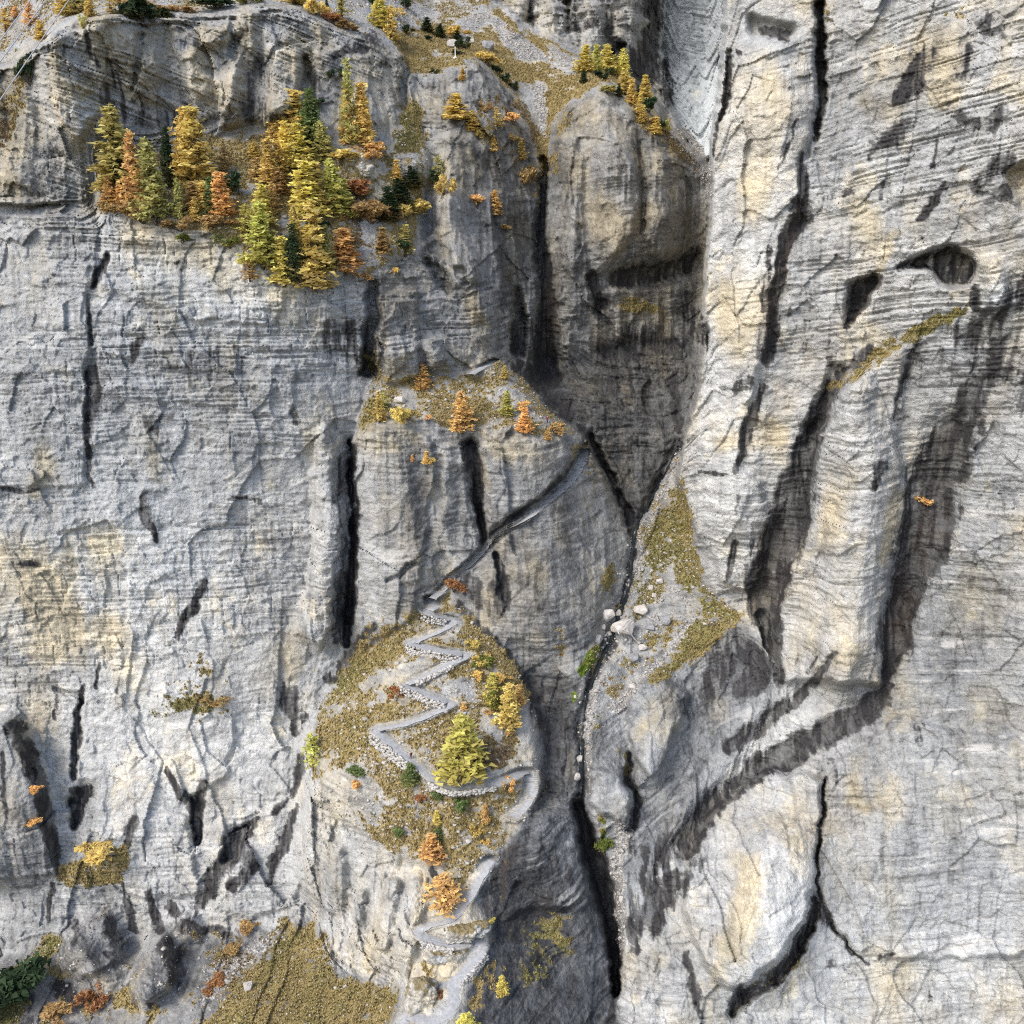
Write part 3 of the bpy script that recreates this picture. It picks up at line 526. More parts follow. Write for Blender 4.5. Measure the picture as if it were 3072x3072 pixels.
 (1,[(2470,2320,4),(2462,2450,5),(2452,2560,6),(2448,2650,5),(2462,2700,5)]), (.8,[(2462,2700,4),(2500,2780,4),(2570,2865,4),(2600,2890,6)]), (1,[(2440,2705,9),(2428,2790,18),(2385,2860,18),(2325,2930,22),(2240,2972,24),(2195,3000,22),(2190,3045,12)]), (.6,[(2440,2720,20),(2490,2760,16)]), (.7,[(2640,2870,8),(2680,2860,7)]), (.5,[(2500,2890,16),(2560,2910,12)]),
 (.5,[(2150,2780,14),(2140,2840,8)]), (.5,[(2480,2290,22),(2500,2340,22)]), (.6,[(2750,2180,14),(2755,2230,10)]), (.7,[(2060,2870,14),(2100,3072,10)]), (.6,[(2790,3000,12),(2760,2950,8)]),
 (.9,[(1892,2270,8),(1880,2330,8),(1908,2400,12),(1888,2480,13),(1885,2560,9)]),
]
for a, pts in ST: stroke(STAIN_SHADE, [(u_, v_, w_ * 1.12) for u_, v_, w_ in pts], a, soft=.55, mode='max')  # water streaks, plus the shade painted at overhang, caves and edges
for pl, d in CAVE[:2]: fill(STAIN_SHADE, pl, .8, soft=8, mode='max')  # cave hollows darkened in colour too, as painted shade

TN = [
 (-.14,[(1028,1400,22),(1035,1550,22),(1035,1720,24),(1020,1880,30)]), (-.08,[(600,1080,90),(900,1080,90)]), (.07,[(300,1750,200),(500,2000,220),(300,2250,160)]), (-.1,[(1060,1030,50),(1090,1110,40)]),  # first stroke paints the column's shaded right side
 (-.13,[(2800,2000,260),(2900,2300,300),(2800,2600,260)]), (-.10,[(2600,2150,120),(2450,2450,90)]), (-.08,[(2950,1500,120),(2900,1900,160)]), (-.10,[(1520,300,60),(1560,500,70),(1540,800,90)]), (-.08,[(1480,560,60),(1500,700,60)]), (.08,[(1340,700,40),(1400,850,40),(1300,420,40)]), (.10,[(2160,250,40),(2130,600,40),(2110,1000,36),(2080,1350,30)]), (-.14,[(2070,2100,80),(2150,2200,80),(2050,2300,60)]), (.14,[(2260,2160,40),(2120,2330,40),(2350,2230,26)]), (.10,[(1990,2620,20),(2010,2560,16)]), (-.1,[(1600,2620,60),(1560,2760,60),(1640,2900,80)]),  # pyramid's shaded right flank and lit left face painted as tone
 (-.12,[(1090,2690,16),(1085,2760,18)]), (-.15,[(1170,2650,12),(1160,2700,16)]), (-.1,[(1000,2680,50),(990,2600,40)]),  # lighter or darker beds and faces, some with light and shade painted in
 (.14,[(1110,1350,50),(1120,1500,60),(1130,1700,70),(1110,1880,50)]), (.13,[(1290,1420,16),(1300,1560,16)]), (.10,[(1560,1330,60),(1660,1340,40),(1480,1310,40)]), (-.10,[(1560,1480,100),(1600,1700,130),(1650,1900,90)]), (-.12,[(1250,1400,40),(1260,1600,34)]),  # broad column: lit left side and shaded right side painted as tone
 (.12,[(2260,300,110),(2270,500,110),(2220,900,80),(2170,1500,60),(2180,1650,70)]), (.10,[(2560,1300,60),(2560,1550,80),(2520,1850,90)]), (.12,[(2980,830,60),(3000,920,40)]), (-.12,[(2800,1130,120),(3000,1130,100)]), (-.10,[(2560,300,90),(2600,200,90)]),
 (-.06,[(2900,1400,160),(2900,1800,200),(2950,2200,200)]), (.10,[(2280,2850,80),(2400,2640,60)]), (.10,[(2700,2900,120),(2900,2840,140)]), (.10,[(2260,2600,40),(2250,2720,40)]), (-.12,[(2000,2850,60),(2080,2950,90)]),
 (.12,[(1980,2130,60),(1960,2240,50),(1940,2300,26)]), (.14,[(1820,2340,50),(1840,2430,50)]), (-.2,[(2150,1920,70),(2230,2020,60)]), (-.12,[(1800,2200,40),(1790,2300,40)]),
 (.10,[(500,1700,200),(300,2000,200),(500,2200,200)]), (.12,[(700,2500,150),(450,2500,150),(850,2150,60)]), (-.06,[(150,1200,100),(100,1500,60)]), (-.08,[(450,1150,200),(700,1200,150)]), (.08,[(420,740,100),(640,800,80),(850,950,90)]), (-.07,[(200,600,70),(170,520,80),(200,800,70)]),
 (-.10,[(100,2650,90),(80,2800,80)]), (-.18,[(300,2760,60),(320,2860,60)]), (-.15,[(120,2900,80),(200,2960,60)]), (.12,[(260,2900,14),(330,3010,16),(430,3040,20)]),
 (.12,[(560,150,40),(600,260,50),(650,330,40)]), (.12,[(700,130,26),(690,230,30)]), (.10,[(850,150,60),(850,280,50)]), (.10,[(180,260,60),(330,330,60)]), (-.10,[(20,260,50),(40,400,40)]), (.08,[(1290,300,40),(1290,450,40)]),
 (.10,[(1800,330,50),(1760,450,60),(1850,420,40)]), (.10,[(1980,560,30),(1970,700,40)]), (.10,[(1850,600,50),(1840,700,50)]), (-.10,[(1700,850,60),(1750,750,40)]), (-.10,[(1540,700,70),(1520,850,70)]), (.12,[(1200,1060,40),(1240,1060,30)]), (.10,[(1410,940,20),(1450,990,20)]),
 (.14,[(1540,50,40),(1640,70,50),(1740,90,40)]), (.12,[(1250,80,40),(1350,40,50),(1200,20,60)]),
 (.16,[(1300,2880,60),(1270,2990,50),(1400,2780,40)]), (-.08,[(960,2600,40),(980,2700,40)]), (.15,[(1720,2500,14),(1700,2600,14)]), (.1,[(1700,2560,50),(1680,2480,60)]), (.12,[(1750,2850,60),(1700,2900,40)]),
]
for a, pts in TN: stroke(TONE, pts, a, soft=.9)
WM = [
 (.6,[(10,1650,70),(60,1760,70),(200,1880,90),(330,1900,50)]), (.55,[(130,1390,40),(100,1480,24)]), (.4,[(460,1380,60),(480,1440,40)]), (.4,[(820,1380,40),(800,1450,30)]), (.4,[(150,1700,90),(300,1640,60)]), (.5,[(180,180,26),(190,280,30),(280,250,20)]), (.35,[(300,160,40),(420,260,50)]),
 (.4,[(580,160,30),(600,240,30)]), (.4,[(900,190,50),(870,130,40)]), (.45,[(430,690,80),(620,760,70),(860,900,90),(960,980,60)]), (.4,[(170,2000,80),(100,2150,60)]), (.35,[(860,1960,60),(800,2030,50)]), (.3,[(40,560,30),(20,520,20)]),
 (.5,[(2280,280,90),(2290,430,90),(2260,620,60)]), (.45,[(2250,1250,30),(2330,1300,30),(2160,1330,20)]), (.5,[(2750,200,60),(2840,130,60),(2830,280,40)]), (.4,[(2650,330,40),(2600,300,30)]), (.5,[(2680,700,16),(2650,780,12),(2620,860,10)]), (.4,[(2630,720,40),(2580,640,30)]), (.35,[(2350,1380,26),(2340,1300,26)]),
 (.5,[(2690,1490,24),(2660,1580,24),(2650,1680,20)]), (.35,[(2560,1420,40),(2480,1600,40)]), (.35,[(2170,900,40),(2200,1060,40),(2350,860,30)]), (.5,[(2560,2290,26),(2560,2400,22),(2600,2420,20)]), (.55,[(2240,2580,30),(2250,2640,30),(2200,2850,40),(2180,2830,30)]), (.35,[(2650,2880,60),(2700,2950,50)]),
 (.4,[(1800,640,40),(1850,720,40),(1960,640,30)]), (.5,[(1410,900,20),(1440,960,20)]), (.35,[(1140,1300,50),(1250,1320,30),(1300,1380,20)]), (.4,[(1500,1340,40),(1600,1350,50)]), (.35,[(1980,2110,50),(1950,2250,40)]), (.3,[(1850,2430,40)]), (.3,[(1180,1080,50)]), (.4,[(1270,2980,40)]),
]
for a, pts in WM: stroke(WARM, pts, a, soft=.9)

GR = [  # turf: (amount, olive, outline)
 (.5,.0,[(1330,180),(1420,160),(1440,175),(1340,215),(1290,225)]), (.9,.5,[(1205,290),(1222,300),(1270,340),(1290,430),(1230,480),(1180,500),(1160,460),(1190,400)]),
 (.75,.2,[(480,440),(640,402),(800,372),(860,400),(860,500),(760,560),(700,620),(640,560),(500,560)]), (.75,.1,[(1180,480),(1280,420),(1285,520),(1240,600),(1180,560)]),
 (.45,.0,[(1450,240),(1520,300),(1590,420),(1615,520),(1620,600),(1590,640),(1560,540),(1440,400),(1400,300)]), (.5,.0,[(1640,470),(1660,360),(1720,300),(1760,290),(1700,400),(1660,560)]),
 (.7,.1,[(1880,270),(1960,340),(2040,420),(2100,500),(2060,500),(1980,430),(1920,380)]), (.75,.6,[(1830,930),(1870,880),(1930,900),(2000,920),(2085,925),(1990,945),(1900,955)]),
 (.7,.3,[(1115,840),(1140,850),(1130,900),(1118,880)]), (.85,.6,[(1112,1030),(1140,1060),(1150,1100),(1130,1130),(1108,1110)]), (.85,.4,[(1095,1210),(1130,1170),(1180,1200),(1230,1250),(1130,1262),(1075,1290)]),
 (.6,.2,[(1400,1130),(1470,1085),(1540,1160),(1560,1250),(1450,1260),(1360,1200)]), (.6,.1,[(1700,1310),(1760,1330),(1800,1420),(1830,1480),(1780,1440),(1740,1400)]),
 # lower spur
 (.95,.45,[(1290,1790),(1310,1810),(1270,1880),(1200,1960),(1110,2060),(1040,2130),(960,2160),(925,2160),(960,2070),(1060,1968),(1180,1890)]), (.95,.25,[(1365,1790),(1450,1885),(1540,1990),(1605,2100),(1560,2110),(1480,2010),(1400,1920),(1370,1860)]),
 (.95,.35,[(1060,2120),(1200,2080),(1200,2170),(1140,2190),(1100,2280),(960,2260),(930,2180)]), (.8,.1,[(1400,2220),(1500,2180),(1530,2240),(1520,2310),(1440,2340),(1400,2320)]), (.66,.3,[(1180,2400),(1400,2380),(1440,2460),(1400,2540),(1300,2520),(1200,2470)]),
 (.7,.5,[(390,2130),(420,2090),(480,2070),(560,2040),(600,2000),(650,2010),(665,2070),(690,2120),(640,2160),(560,2150),(520,2180),(450,2160)]), (.85,.5,[(160,2625),(260,2560),(370,2530),(395,2560),(385,2640),(300,2665),(200,2650)]), (.8,.9,[(-60,2960),(60,2880),(140,2800),(190,2830),(120,2900),(100,3000),(60,3072),(-60,3100)]),
 (.55,.6,[(930,2000),(1000,2030),(960,2080),(900,2130),(850,2090)]), (.95,.35,[(760,2900),(860,2810),(960,2740),(960,2830),(1000,2880),(1080,2935),(1200,2965),(1180,3072),(1160,3200),(500,3200),(640,3020)]), (.55,.0,[(640,2820),(760,2800),(700,2880),(600,2980),(540,3000)]), (.5,.0,[(260,2990),(420,2960),(500,3000),(520,3080),(200,3090)]),
 # talus
 (.95,.5,[(2060,1440),(2075,1570),(2090,1690),(2130,1780),(2060,1800),(2010,1720),(2000,1600),(2030,1480)]), (.95,.65,[(2070,1760),(2130,1740),(2150,1800),(2220,1850),(2210,1870),(2110,1840),(2060,1830)]), (.85,.3,[(1990,1650),(2010,1750),(1960,1830),(1890,1880),(1900,1800),(1940,1700)]), (.8,.3,[(2000,1860),(2090,1850),(2060,1900),(1950,2010),(1900,2010),(1850,2000),(1900,1940)]), (.85,.5,[(2060,1850),(2200,1870),(2100,1960),(2030,2000),(1960,2060),(1930,2050),(2000,1950)]),
 (.7,.4,[(1812,1700),(1850,1650),(1840,1760),(1815,1830),(1805,1800)]), (.5,.2,[(1700,1880),(1650,1880),(1650,1990),(1700,1980)]), (.5,.5,[(1780,2130),(1840,2110),(1800,2250),(1770,2230)]), (.6,.6,[(1855,2160),(1880,2200),(1890,2330),(1870,2320),(1850,2230)]),
 (.72,.5,[(2030,1450),(2080,1690),(2000,1700),(1930,1760),(1890,1850),(1880,1760),(1930,1620),(1990,1520)]), (.7,.3,[(1840,1990),(1960,1900),(1990,1960),(1900,2040),(1830,2110),(1780,2090)]),
 # wall ledges and slab moss
 (.75,.6,[(1790,2440),(1815,2440),(1825,2540),(1805,2560),(1795,2500)]), (.40,.7,[(1500,2800),(1600,2740),(1700,2730),(1680,2800),(1720,2860),(1640,2950),(1540,2960),(1470,2900)]), (.6,.3,[(1450,2780),(1500,2760),(1500,2880),(1480,3000),(1400,3060),(1420,2940),(1470,2860)]), (.6,.1,[(1520,2560),(1560,2480),(1540,2600),(1480,2740),(1450,2760)]), (.6,.1,[(1580,2170),(1640,2280),(1640,2420),(1600,2440)]),
 (.5,.6,[(2380,2870),(2420,2810),(2440,2830),(2400,2900),(2330,2950),(2260,2990),(2250,2960),(2330,2910)]), (.5,.4,[(2500,-20),(2540,-20),(2510,40),(2480,80),(2470,50)]), (.4,.4,[(2800,20),(2900,0),(2880,50),(2820,50)]),
 (.5,.3,[(30,200),(100,190),(80,300),(40,420),(0,480),(-40,400)]), (.5,.1,[(1010,480),(1060,600),(1120,700),(1160,800),(1100,830),(1060,760),(1020,700)]),
]
for a, o, pl in GR:
    sf = 14 if len(pl) < 11 else 34
    fill(GRASS, pl, a, soft=sf, mode='max'); fill(OLIVE, pl, o, soft=14, mode='mix')
stroke(GRASS, [(2480,1170,10),(2560,1120,22),(2650,1060,24),(2740,1000,22),(2830,960,16),(2900,925,10)], .75, soft=.6, mode='max'); stroke(OLIVE, [(2480,1170,30),(2700,1030,40),(2900,925,20)], .5, mode='mix')
# bare stony ground inside the turf areas
for pl in ([(1340,130),(1400,120),(1440,90),(1480,30),(1430,40),(1360,80)], [(1455,50),(1500,60),(1620,150),(1680,200),(1560,175),(1500,120)], [(1640,130),(1720,170),(1800,200),(1720,215),(1660,190)], [(1590,250),(1640,240),(1640,330),(1640,420),(1610,380),(1600,300)], [(1560,250),(1600,280),(1610,360),(1560,300)],
           [(1000,0),(1200,0),(1300,30),(1300,70),(1180,70),(1060,80)], [(640,395),(900,360),(900,380),(700,420)], [(1190,470),(1240,470),(1240,530),(1200,540)], [(1500,1150),(1560,1170),(1520,1190),(1440,1180)],
           [(1140,2020),(1230,2000),(1220,2040),(1140,2050)], [(1330,2060),(1420,2040),(1420,2090),(1330,2100)], [(1440,2130),(1530,2170),(1500,2240),(1440,2190)], [(1550,2100),(1620,2150),(1625,2290),(1590,2330),(1560,2250)], [(1330,2310),(1400,2330),(1560,2290),(1560,2320),(1400,2355),(1330,2340)], [(960,2330),(1050,2300),(1180,2400),(1120,2440),(1000,2440)]):
    fill(GRASS, pl, .12, soft=8, mode='mix')
for pl, a in (([(1455,50),(1500,60),(1620,150),(1680,200),(1560,175),(1500,120)], 1), ([(1590,250),(1640,240),(1640,330),(1640,420),(1610,380),(1600,300)], .9), ([(1340,130),(1400,120),(1440,90),(1480,30),(1430,40),(1360,80)], .9), ([(1640,130),(1720,170),(1800,200),(1720,215),(1660,190)], .9), ([(1190,470),(1240,470),(1240,530),(1200,540)],1),
              ([(2030,1400),(2000,1500),(1950,1600),(1920,1700),(1900,1800),(1870,1830),(1880,1750),(1910,1600),(1990,1470)], .8), ([(1930,1700),(2050,1650),(2060,1760),(2030,1860),(1960,1920),(1900,1900)], .45), ([(1800,2000),(1990,1950),(1900,2080),(1840,2140),(1770,2120)], .5), ([(2040,370),(2130,470),(2150,640),(2080,520),(2000,400)], .9), ([(1760,2060),(1800,2080),(1780,2200),(1760,2400),(1745,2380)], .8), ([(1840,2450),(1900,2480),(1880,2600),(1880,2800),(1850,2900),(1835,2700)], .8), ([(1090,1140),(1200,1180),(1260,1240),(1180,1240)], .4), ([(600,2900),(760,2810),(860,2790),(700,2950),(600,3040)], .7)):
    fill(SCREE, pl, a, soft=10, mode='max')
stroke(SCREE, [(2085,1849,6),(2019,1930,9),(1992,1967,9),(1945,2007,9),(1920,2038,8),(1889,2085,8),(1848,2128,14)], 1.3, mode='max')
stroke(GRASS, [(2085,1849,6),(2019,1930,9),(1992,1967,9),(1945,2007,9),(1920,2038,8),(1889,2085,8),(1848,2128,14)], 0, mode='mix')
fill(MOSS, [(1735,2040),(1760,1960),(1800,1920),(1790,1970),(1770,2010),(1750,2040)], 1, soft=8, mode='max'); fill(MOSS, [(1704,2090),(1728,2075),(1730,2100),(1718,2112)], 1, soft=4, mode='max'); fill(MOSS, [(1800,2460),(1815,2450),(1822,2540),(1808,2545)], .6, soft=5, mode='max')
for a, pts in ((.8,[(1632,850,14),(1648,950,20),(1648,1050,22)]), (.7,[(2392,600,24),(2350,760,24),(2310,1000,20)]), (.5,[(2340,1640,60),(2290,1780,40)]), (.5,[(2780,1560,80),(2690,1900,40)]), (.6,[(1590,430,40),(1570,330,30)]), (.6,[(1060,600,40),(1100,720,40)]), (.7,[(1440,2270,60),(1500,2260,50)]), (.6,[(1640,2200,40),(1620,2380,30)]), (.5,[(620,2950,60),(760,2820,50)]), (.6,[(1540,2500,30),(1440,2900,40)]), (.6,[(1990,400,30),(2060,480,30)]),
               (.5,[(1750,1330,30),(1830,1470,30)]), (.6,[(20,330,40),(0,430,40)]), (.6,[(1560,580,30),(1500,330,40)])):
    stroke(BROWN, pts, a, soft=.9, mode='max')
for a, pts in ((.8,[(1100,1560,60),(1110,1780,80),(1300,1700,60)]), (.7,[(1450,1510,60),(1650,1560,90),(1800,1590,30)]), (1,[(2900,1560,120),(2850,1900,120),(2950,2600,160),(2700,2700,120),(2900,2850,160)]), (.9,[(2300,2700,100),(2450,2450,60),(2300,2150,60),(2150,2300,60)]), (.7,[(700,1200,120),(900,1700,100),(500,1150,100)]), (.8,[(1700,2700,70),(1650,2600,60)]), (.7,[(850,2650,60),(600,2700,60)]), (.6,[(2500,1850,90),(2250,1450,60)])):
    stroke(VEIN, pts, a, soft=1.0, mode='max')
BLUE += .35 * sstep(500, 0, np.abs(U - 400)) * sstep(700, 1100, V) * sstep(2000, 1500, V)
stroke(BLUE, [(2900,1400,120),(2850,1900,150),(2950,2700,300),(2200,3000,150)], .35, soft=1); stroke(BLUE, [(500,800,100),(900,1100,200),(1080,1030,60)], .3, soft=1)
stroke(BLUE, [(1960,0,30),(1940,200,40)], .6, soft=1); stroke(BLUE, [(2900,1000,80),(3060,900,60)], .6, soft=1); stroke(BLUE, [(2000,2600,60),(1950,2750,60)], .7, soft=1); stroke(BLUE, [(2600,600,150),(2750,450,150)], .25, soft=1)
# --- natural unevenness of every cover, down to hand size
n_big = fbm3(PX / 15, PY / 30, PZ / 22, 3)
n_str = fbm3(PX / 2.6, PY / 7, PZ / 17, 4, .6)
n_st2 = fbm3(PX / .9 + 60, PY / 3, PZ / 8, 3, .6)
n_bed = fbm3(PX / 9, PY / 14, BED / 1.5, 4, .6)
n_thin = fbm3(PX / 3.2 + 30, PY / 6, BED / .42, 3, .65)
n_med = fbm3(PX / 4.2, PY / 5, PZ / 3.6, 4, .65)
n_fin = fbm3(PX / 1.3 + 40, PY / 1.4, PZ / 1.0, 3, .7)
lg = .65 + .7 * np.clip(ledgy, 0, 1)
TONE = TONE + .05 + .15 * n_big + .17 * n_str + .17 * n_bed * lg + .20 * n_thin * lg + .13 * n_med + .19 * n_fin
part = sstep(.16, .34, n_thin * .8 + .5 * n_bed) * sstep(.0, .4, n_med + .25)      # thin dark partings along the bedding
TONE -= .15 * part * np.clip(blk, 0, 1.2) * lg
scar = sstep(.20, .30, fbm3(PX / 6.5 + 70, PY / 9, PZ / 8, 4, .6))                  # fresh pale scars
TONE += .09 * scar; WARM += .2 * scar
WARM = sstep(.15, 1.0, WARM + .7 * fbm3(PX / 6 + 20, PY / 9, PZ / 15, 4, .6))
s_ = STAIN_SHADE + .45 * n_str + .55 * n_st2 + .36 * n_thin + .22 * n_med + .34 * n_fin - .05
STAIN_SHADE = np.where(STAIN_SHADE > .01, sstep(.34, .58, s_) * np.clip(.55 + STAIN_SHADE * .6, 0, 1) * (.82 + .3 * sstep(-.3, .3, n_st2)), 0)
TONE -= .13 * sstep(.22, .5, n_st2 + .5 * n_big) * (blk > .5)                      # hair-thin seep lines
film = sstep(.12, .5, n_str * .8 + .5 * n_big + .3 * n_fin)                     # thin grey seep films
TONE -= .09 * film * (blk > .5)
g_ = GRASS + .62 * n_med + .55 * n_fin + .42 * fbm3(PX / 9 + 3, PY / 9, PZ / 9, 3) - .02
GRASS_F = np.where(GRASS > .03, sstep(.40, .66, g_), 0)
SCREE = sstep(.4, .7, SCREE + .35 * n_med + .3 * n_fin) * (SCREE > .03)
OLIVE = np.clip(sstep(.2, .9, OLIVE + .5 * n_med + .4 * n_big), 0, 1)
BROWN = np.clip(sstep(.15, .85, BROWN + .4 * n_med + .35 * n_big), 0, 1)
MOSS = sstep(.4, .6, MOSS + .3 * n_fin + .2 * n_med) * (MOSS > .03)
VEIN = VEIN * sstep(.20, .30, fbm3(PX / 14 + 11, PY / 20, BED / 1.1, 3, .5)) * sstep(.0, .3, n_med + .2)

# ------------------------------------------------------------------ footpath: a bench cut into the terrain, then a gravel ribbon on it
PATH_MAIN = [(1293,1792),(1300,1818),(1284,1832),(1304,1845),(1336,1852),(1358,1861),(1340,1879),(1296,1901),(1253,1919),(1238,1930),(1275,1941),(1325,1952),(1391,1963),(1365,1981),(1304,2010),(1246,2039),(1220,2053),(1253,2068),(1304,2090),(1347,2108),(1325,2126),(1267,2151),(1202,2173),(1137,2187),(1148,2205),(1188,2238),(1231,2274),(1267,2303),(1311,2343),(1340,2358),(1376,2365),(1430,2358),(1485,2347),(1532,2332),(1564,2316),(1590,2316),(1597,2340),(1593,2368),(1582,2402),(1560,2428),(1541,2452)]
PATH_LOW = [(1470,2580),(1440,2625),(1410,2679),(1384,2716),(1361,2746),(1332,2761),(1287,2772),(1261,2787),(1264,2802),(1294,2817),(1332,2828),(1369,2832),(1399,2824),(1425,2819),(1444,2834),(1440,2852),(1417,2884),(1391,2914),(1365,2944),(1358,2970),(1357,3000),(1347,3030),(1324,3052),(1287,3060),(1249,3049),(1216,3046),(1204,3080),(1190,3130)]
PATH_SIDE = [(1362,2946),(1330,2953),(1304,2968),(1294,2993)]
PATH_WALL = [(1296,1796),(1322,1775),(1345,1752),(1362,1728),(1400,1700),(1430,1672),(1460,1642),(1482,1620),(1520,1590),(1570,1560),(1620,1522),(1680,1472),(1720,1430),(1744,1390),(1755,1350)]
PATH_TOP = [(1412,1123),(1440,1106),(1468,1088),(1482,1078)]
def sample(pts, step=3.0):
    out = []
    p = np.array(pts, float)
    # Catmull-Rom through the surveyed bends
    q = np.vstack([2 * p[0] - p[1], p, 2 * p[-1] - p[-2]])
    for i in range(1, len(q) - 2):
        n = max(2, int(np.linalg.norm(q[i + 1] - q[i]) / step))
        for t in np.arange(n) / n:
            a, b, c, d = q[i - 1], q[i], q[i + 1], q[i + 2]
            out.append(.5 * ((2 * b) + (c - a) * t + (2 * a - 5 * b + 4 * c - d) * t * t + (3 * b - a - 3 * c + d) * t ** 3))
    out.append(p[-1])
    return np.array(out)
def lookup(F, u, v):
    x = np.interp(u, GU, np.arange(NU)); y = np.interp(v, GV, np.arange(NV))
    i = np.clip(x.astype(int), 0, NU - 2); j = np.clip(y.astype(int), 0, NV - 2)
    fx = x - i; fy = y - j
    return (F[j, i] * (1 - fx) + F[j, i + 1] * fx) * (1 - fy) + (F[j + 1, i] * (1 - fx) + F[j + 1, i + 1] * fx) * fy
def smooth1(a, k):
    w = np.ones(2 * k + 1) / (2 * k + 1)
    return np.convolve(np.pad(a, k, mode='edge'), w, mode='valid')
YS = boxblur(boxblur(Y_BASE, 4), 4)
def centre_line(pts, k=14):
    s = sample(pts)
    y = lookup(YS, s[:, 0], s[:, 1])
    rx, ry, rz = ray(s[:, 0], s[:, 1])
    z = smooth1(smooth1(rz / ry * y, k), k)
    # grade never climbs back while it descends towards the viewer
    kk = z / rz
    return np.stack([rx * kk, ry * kk, z], 1), s
def bench(C3, S2, hw, reach=60):
    sl = box_of(S2, reach)
    u = U[sl]; v = V[sl]
    bd = np.full(u.shape, 1e9, np.float32); bz = np.zeros(u.shape, np.float32); bi = np.zeros(u.shape, np.int32)
    for k in range(0, len(S2), 2):
        c0 = np.searchsorted(GU, S2[k, 0] - reach) - sl[1].start; c1 = np.searchsorted(GU, S2[k, 0] + reach) - sl[1].start
        r0 = np.searchsorted(GV, S2[k, 1] - reach) - sl[0].start; r1 = np.searchsorted(GV, S2[k, 1] + reach) - sl[0].start
        w = (slice(max(r0, 0), r1), slice(max(c0, 0), c1))
        z0 = C3[k, 2]
        rz = np.minimum(RZ[sl][w], -.02)
        yy = RY[sl][w] * z0 / rz; xx = RX[sl][w] * z0 / rz
        d = np.sqrt((xx - C3[k, 0]) ** 2 + (yy - C3[k, 1]) ** 2)
        b = d < bd[w]
        bd[w] = np.where(b, d, bd[w]); bz[w] = np.where(b, z0, bz[w])
    f = sstep(hw + .55, hw + .05, bd)
    yp = RY[sl] * bz / np.minimum(RZ[sl], -.02)
    Y[sl] = np.where(f > 0, Y[sl] * (1 - f) + yp * f, Y[sl])
    GRASS_F[sl] *= 1 - sstep(hw + 1.2, hw + .2, bd)
    STAIN_SHADE[sl] *= 1 - sstep(hw + 1.0, hw + .2, bd)
PATHS = []
for nm, pts, hw in (('wall', PATH_WALL, 1.15), ('main', PATH_MAIN, 1.45), ('low', PATH_LOW, 1.35), ('side', PATH_SIDE, .9), ('top', PATH_TOP, 1.0)):
    C3, S2 = centre_line(pts)
    PATHS.append((nm, C3, S2, hw))
for nm, C3, S2, hw in PATHS:
    bench(C3, S2, hw + .25)

# ------------------------------------------------------------------ materials
def new_mat(name):
    m = bpy.data.materials.new(name); m.use_nodes = True
    nt = m.node_tree
    b = nt.nodes["Principled BSDF"]
    b.inputs["Roughness"].default_value = .9
    if "Specular IOR Level" in b.inputs: b.inputs["Specular IOR Level"].default_value = .2
    return m, nt, b
class NB:
    def __init__(self, nt): self.nt = nt
    def n(self, t, **kw):
        x = self.nt.nodes.new(t)
        for k, v in kw.items(): setattr(x, k, v)
        return x
    def put(self, s, v):
        if v is None: return
        if hasattr(v, 'is_linked') or isinstance(v, bpy.types.NodeSocket): self.nt.links.new(v, s)
        else: s.default_value = v
    def math(self, op, a, b=None, c=None, clamp=False):
        x = self.n("ShaderNodeMath", operation=op, use_clamp=clamp)
        self.put(x.inputs[0], a); self.put(x.inputs[1], b)
        if c is not None: self.put(x.inputs[2], c)
        return x.outputs[0]
    def noise(self, vec, scale, detail=5, rough=.55, dist=0):
        x = self.n("ShaderNodeTexNoise")
        self.put(x.inputs["Vector"], vec); x.inputs["Scale"].default_value = scale
        x.inputs["Detail"].default_value = detail; x.inputs["Roughness"].default_value = rough; x.inputs["Distortion"].default_value = dist
        return x.outputs[0]
    def mix(self, f, a, b, mode='MIX'):
        x = self.n("ShaderNodeMix", data_type='RGBA', blend_type=mode)
        self.put(x.inputs[0], f)
        for s, v in ((x.inputs[6], a), (x.inputs[7], b)):
            self.put(s, (*v, 1) if isinstance(v, tuple) and len(v) == 3 else v)
        return x.outputs[2]
    def range(self, v, a, b, c=0., d=1.):
        x = self.n("ShaderNodeMapRange", interpolation_type='SMOOTHSTEP')
        self.put(x.inputs[0], v)
        for k, q in zip((1, 2, 3, 4), (a, b, c, d)): x.inputs[k].default_value = q
        return x.outputs[0]
    def ramp(self, f, stops):
        x = self.n("ShaderNodeValToRGB")
        e = x.color_ramp.elements
        while len(e) < len(stops): e.new(.5)
        for k, (p, c) in zip(e, stops): k.position = p; k.color = (*c, 1)
        self.put(x.inputs[0], f)
        return x.outputs[0]
    def vmul(self, v, s):
        x = self.n("ShaderNodeVectorMath", operation='MULTIPLY'); self.put(x.inputs[0], v); x.inputs[1].default_value = s
        return x.outputs[0]
    def attr(self, name):
        a = self.n("ShaderNodeAttribute", attribute_name=name)
        s = self.n("ShaderNodeSeparateColor"); self.nt.links.new(a.outputs["Color"], s.inputs[0])
        return s.outputs[0], s.outputs[1], s.outputs[2]

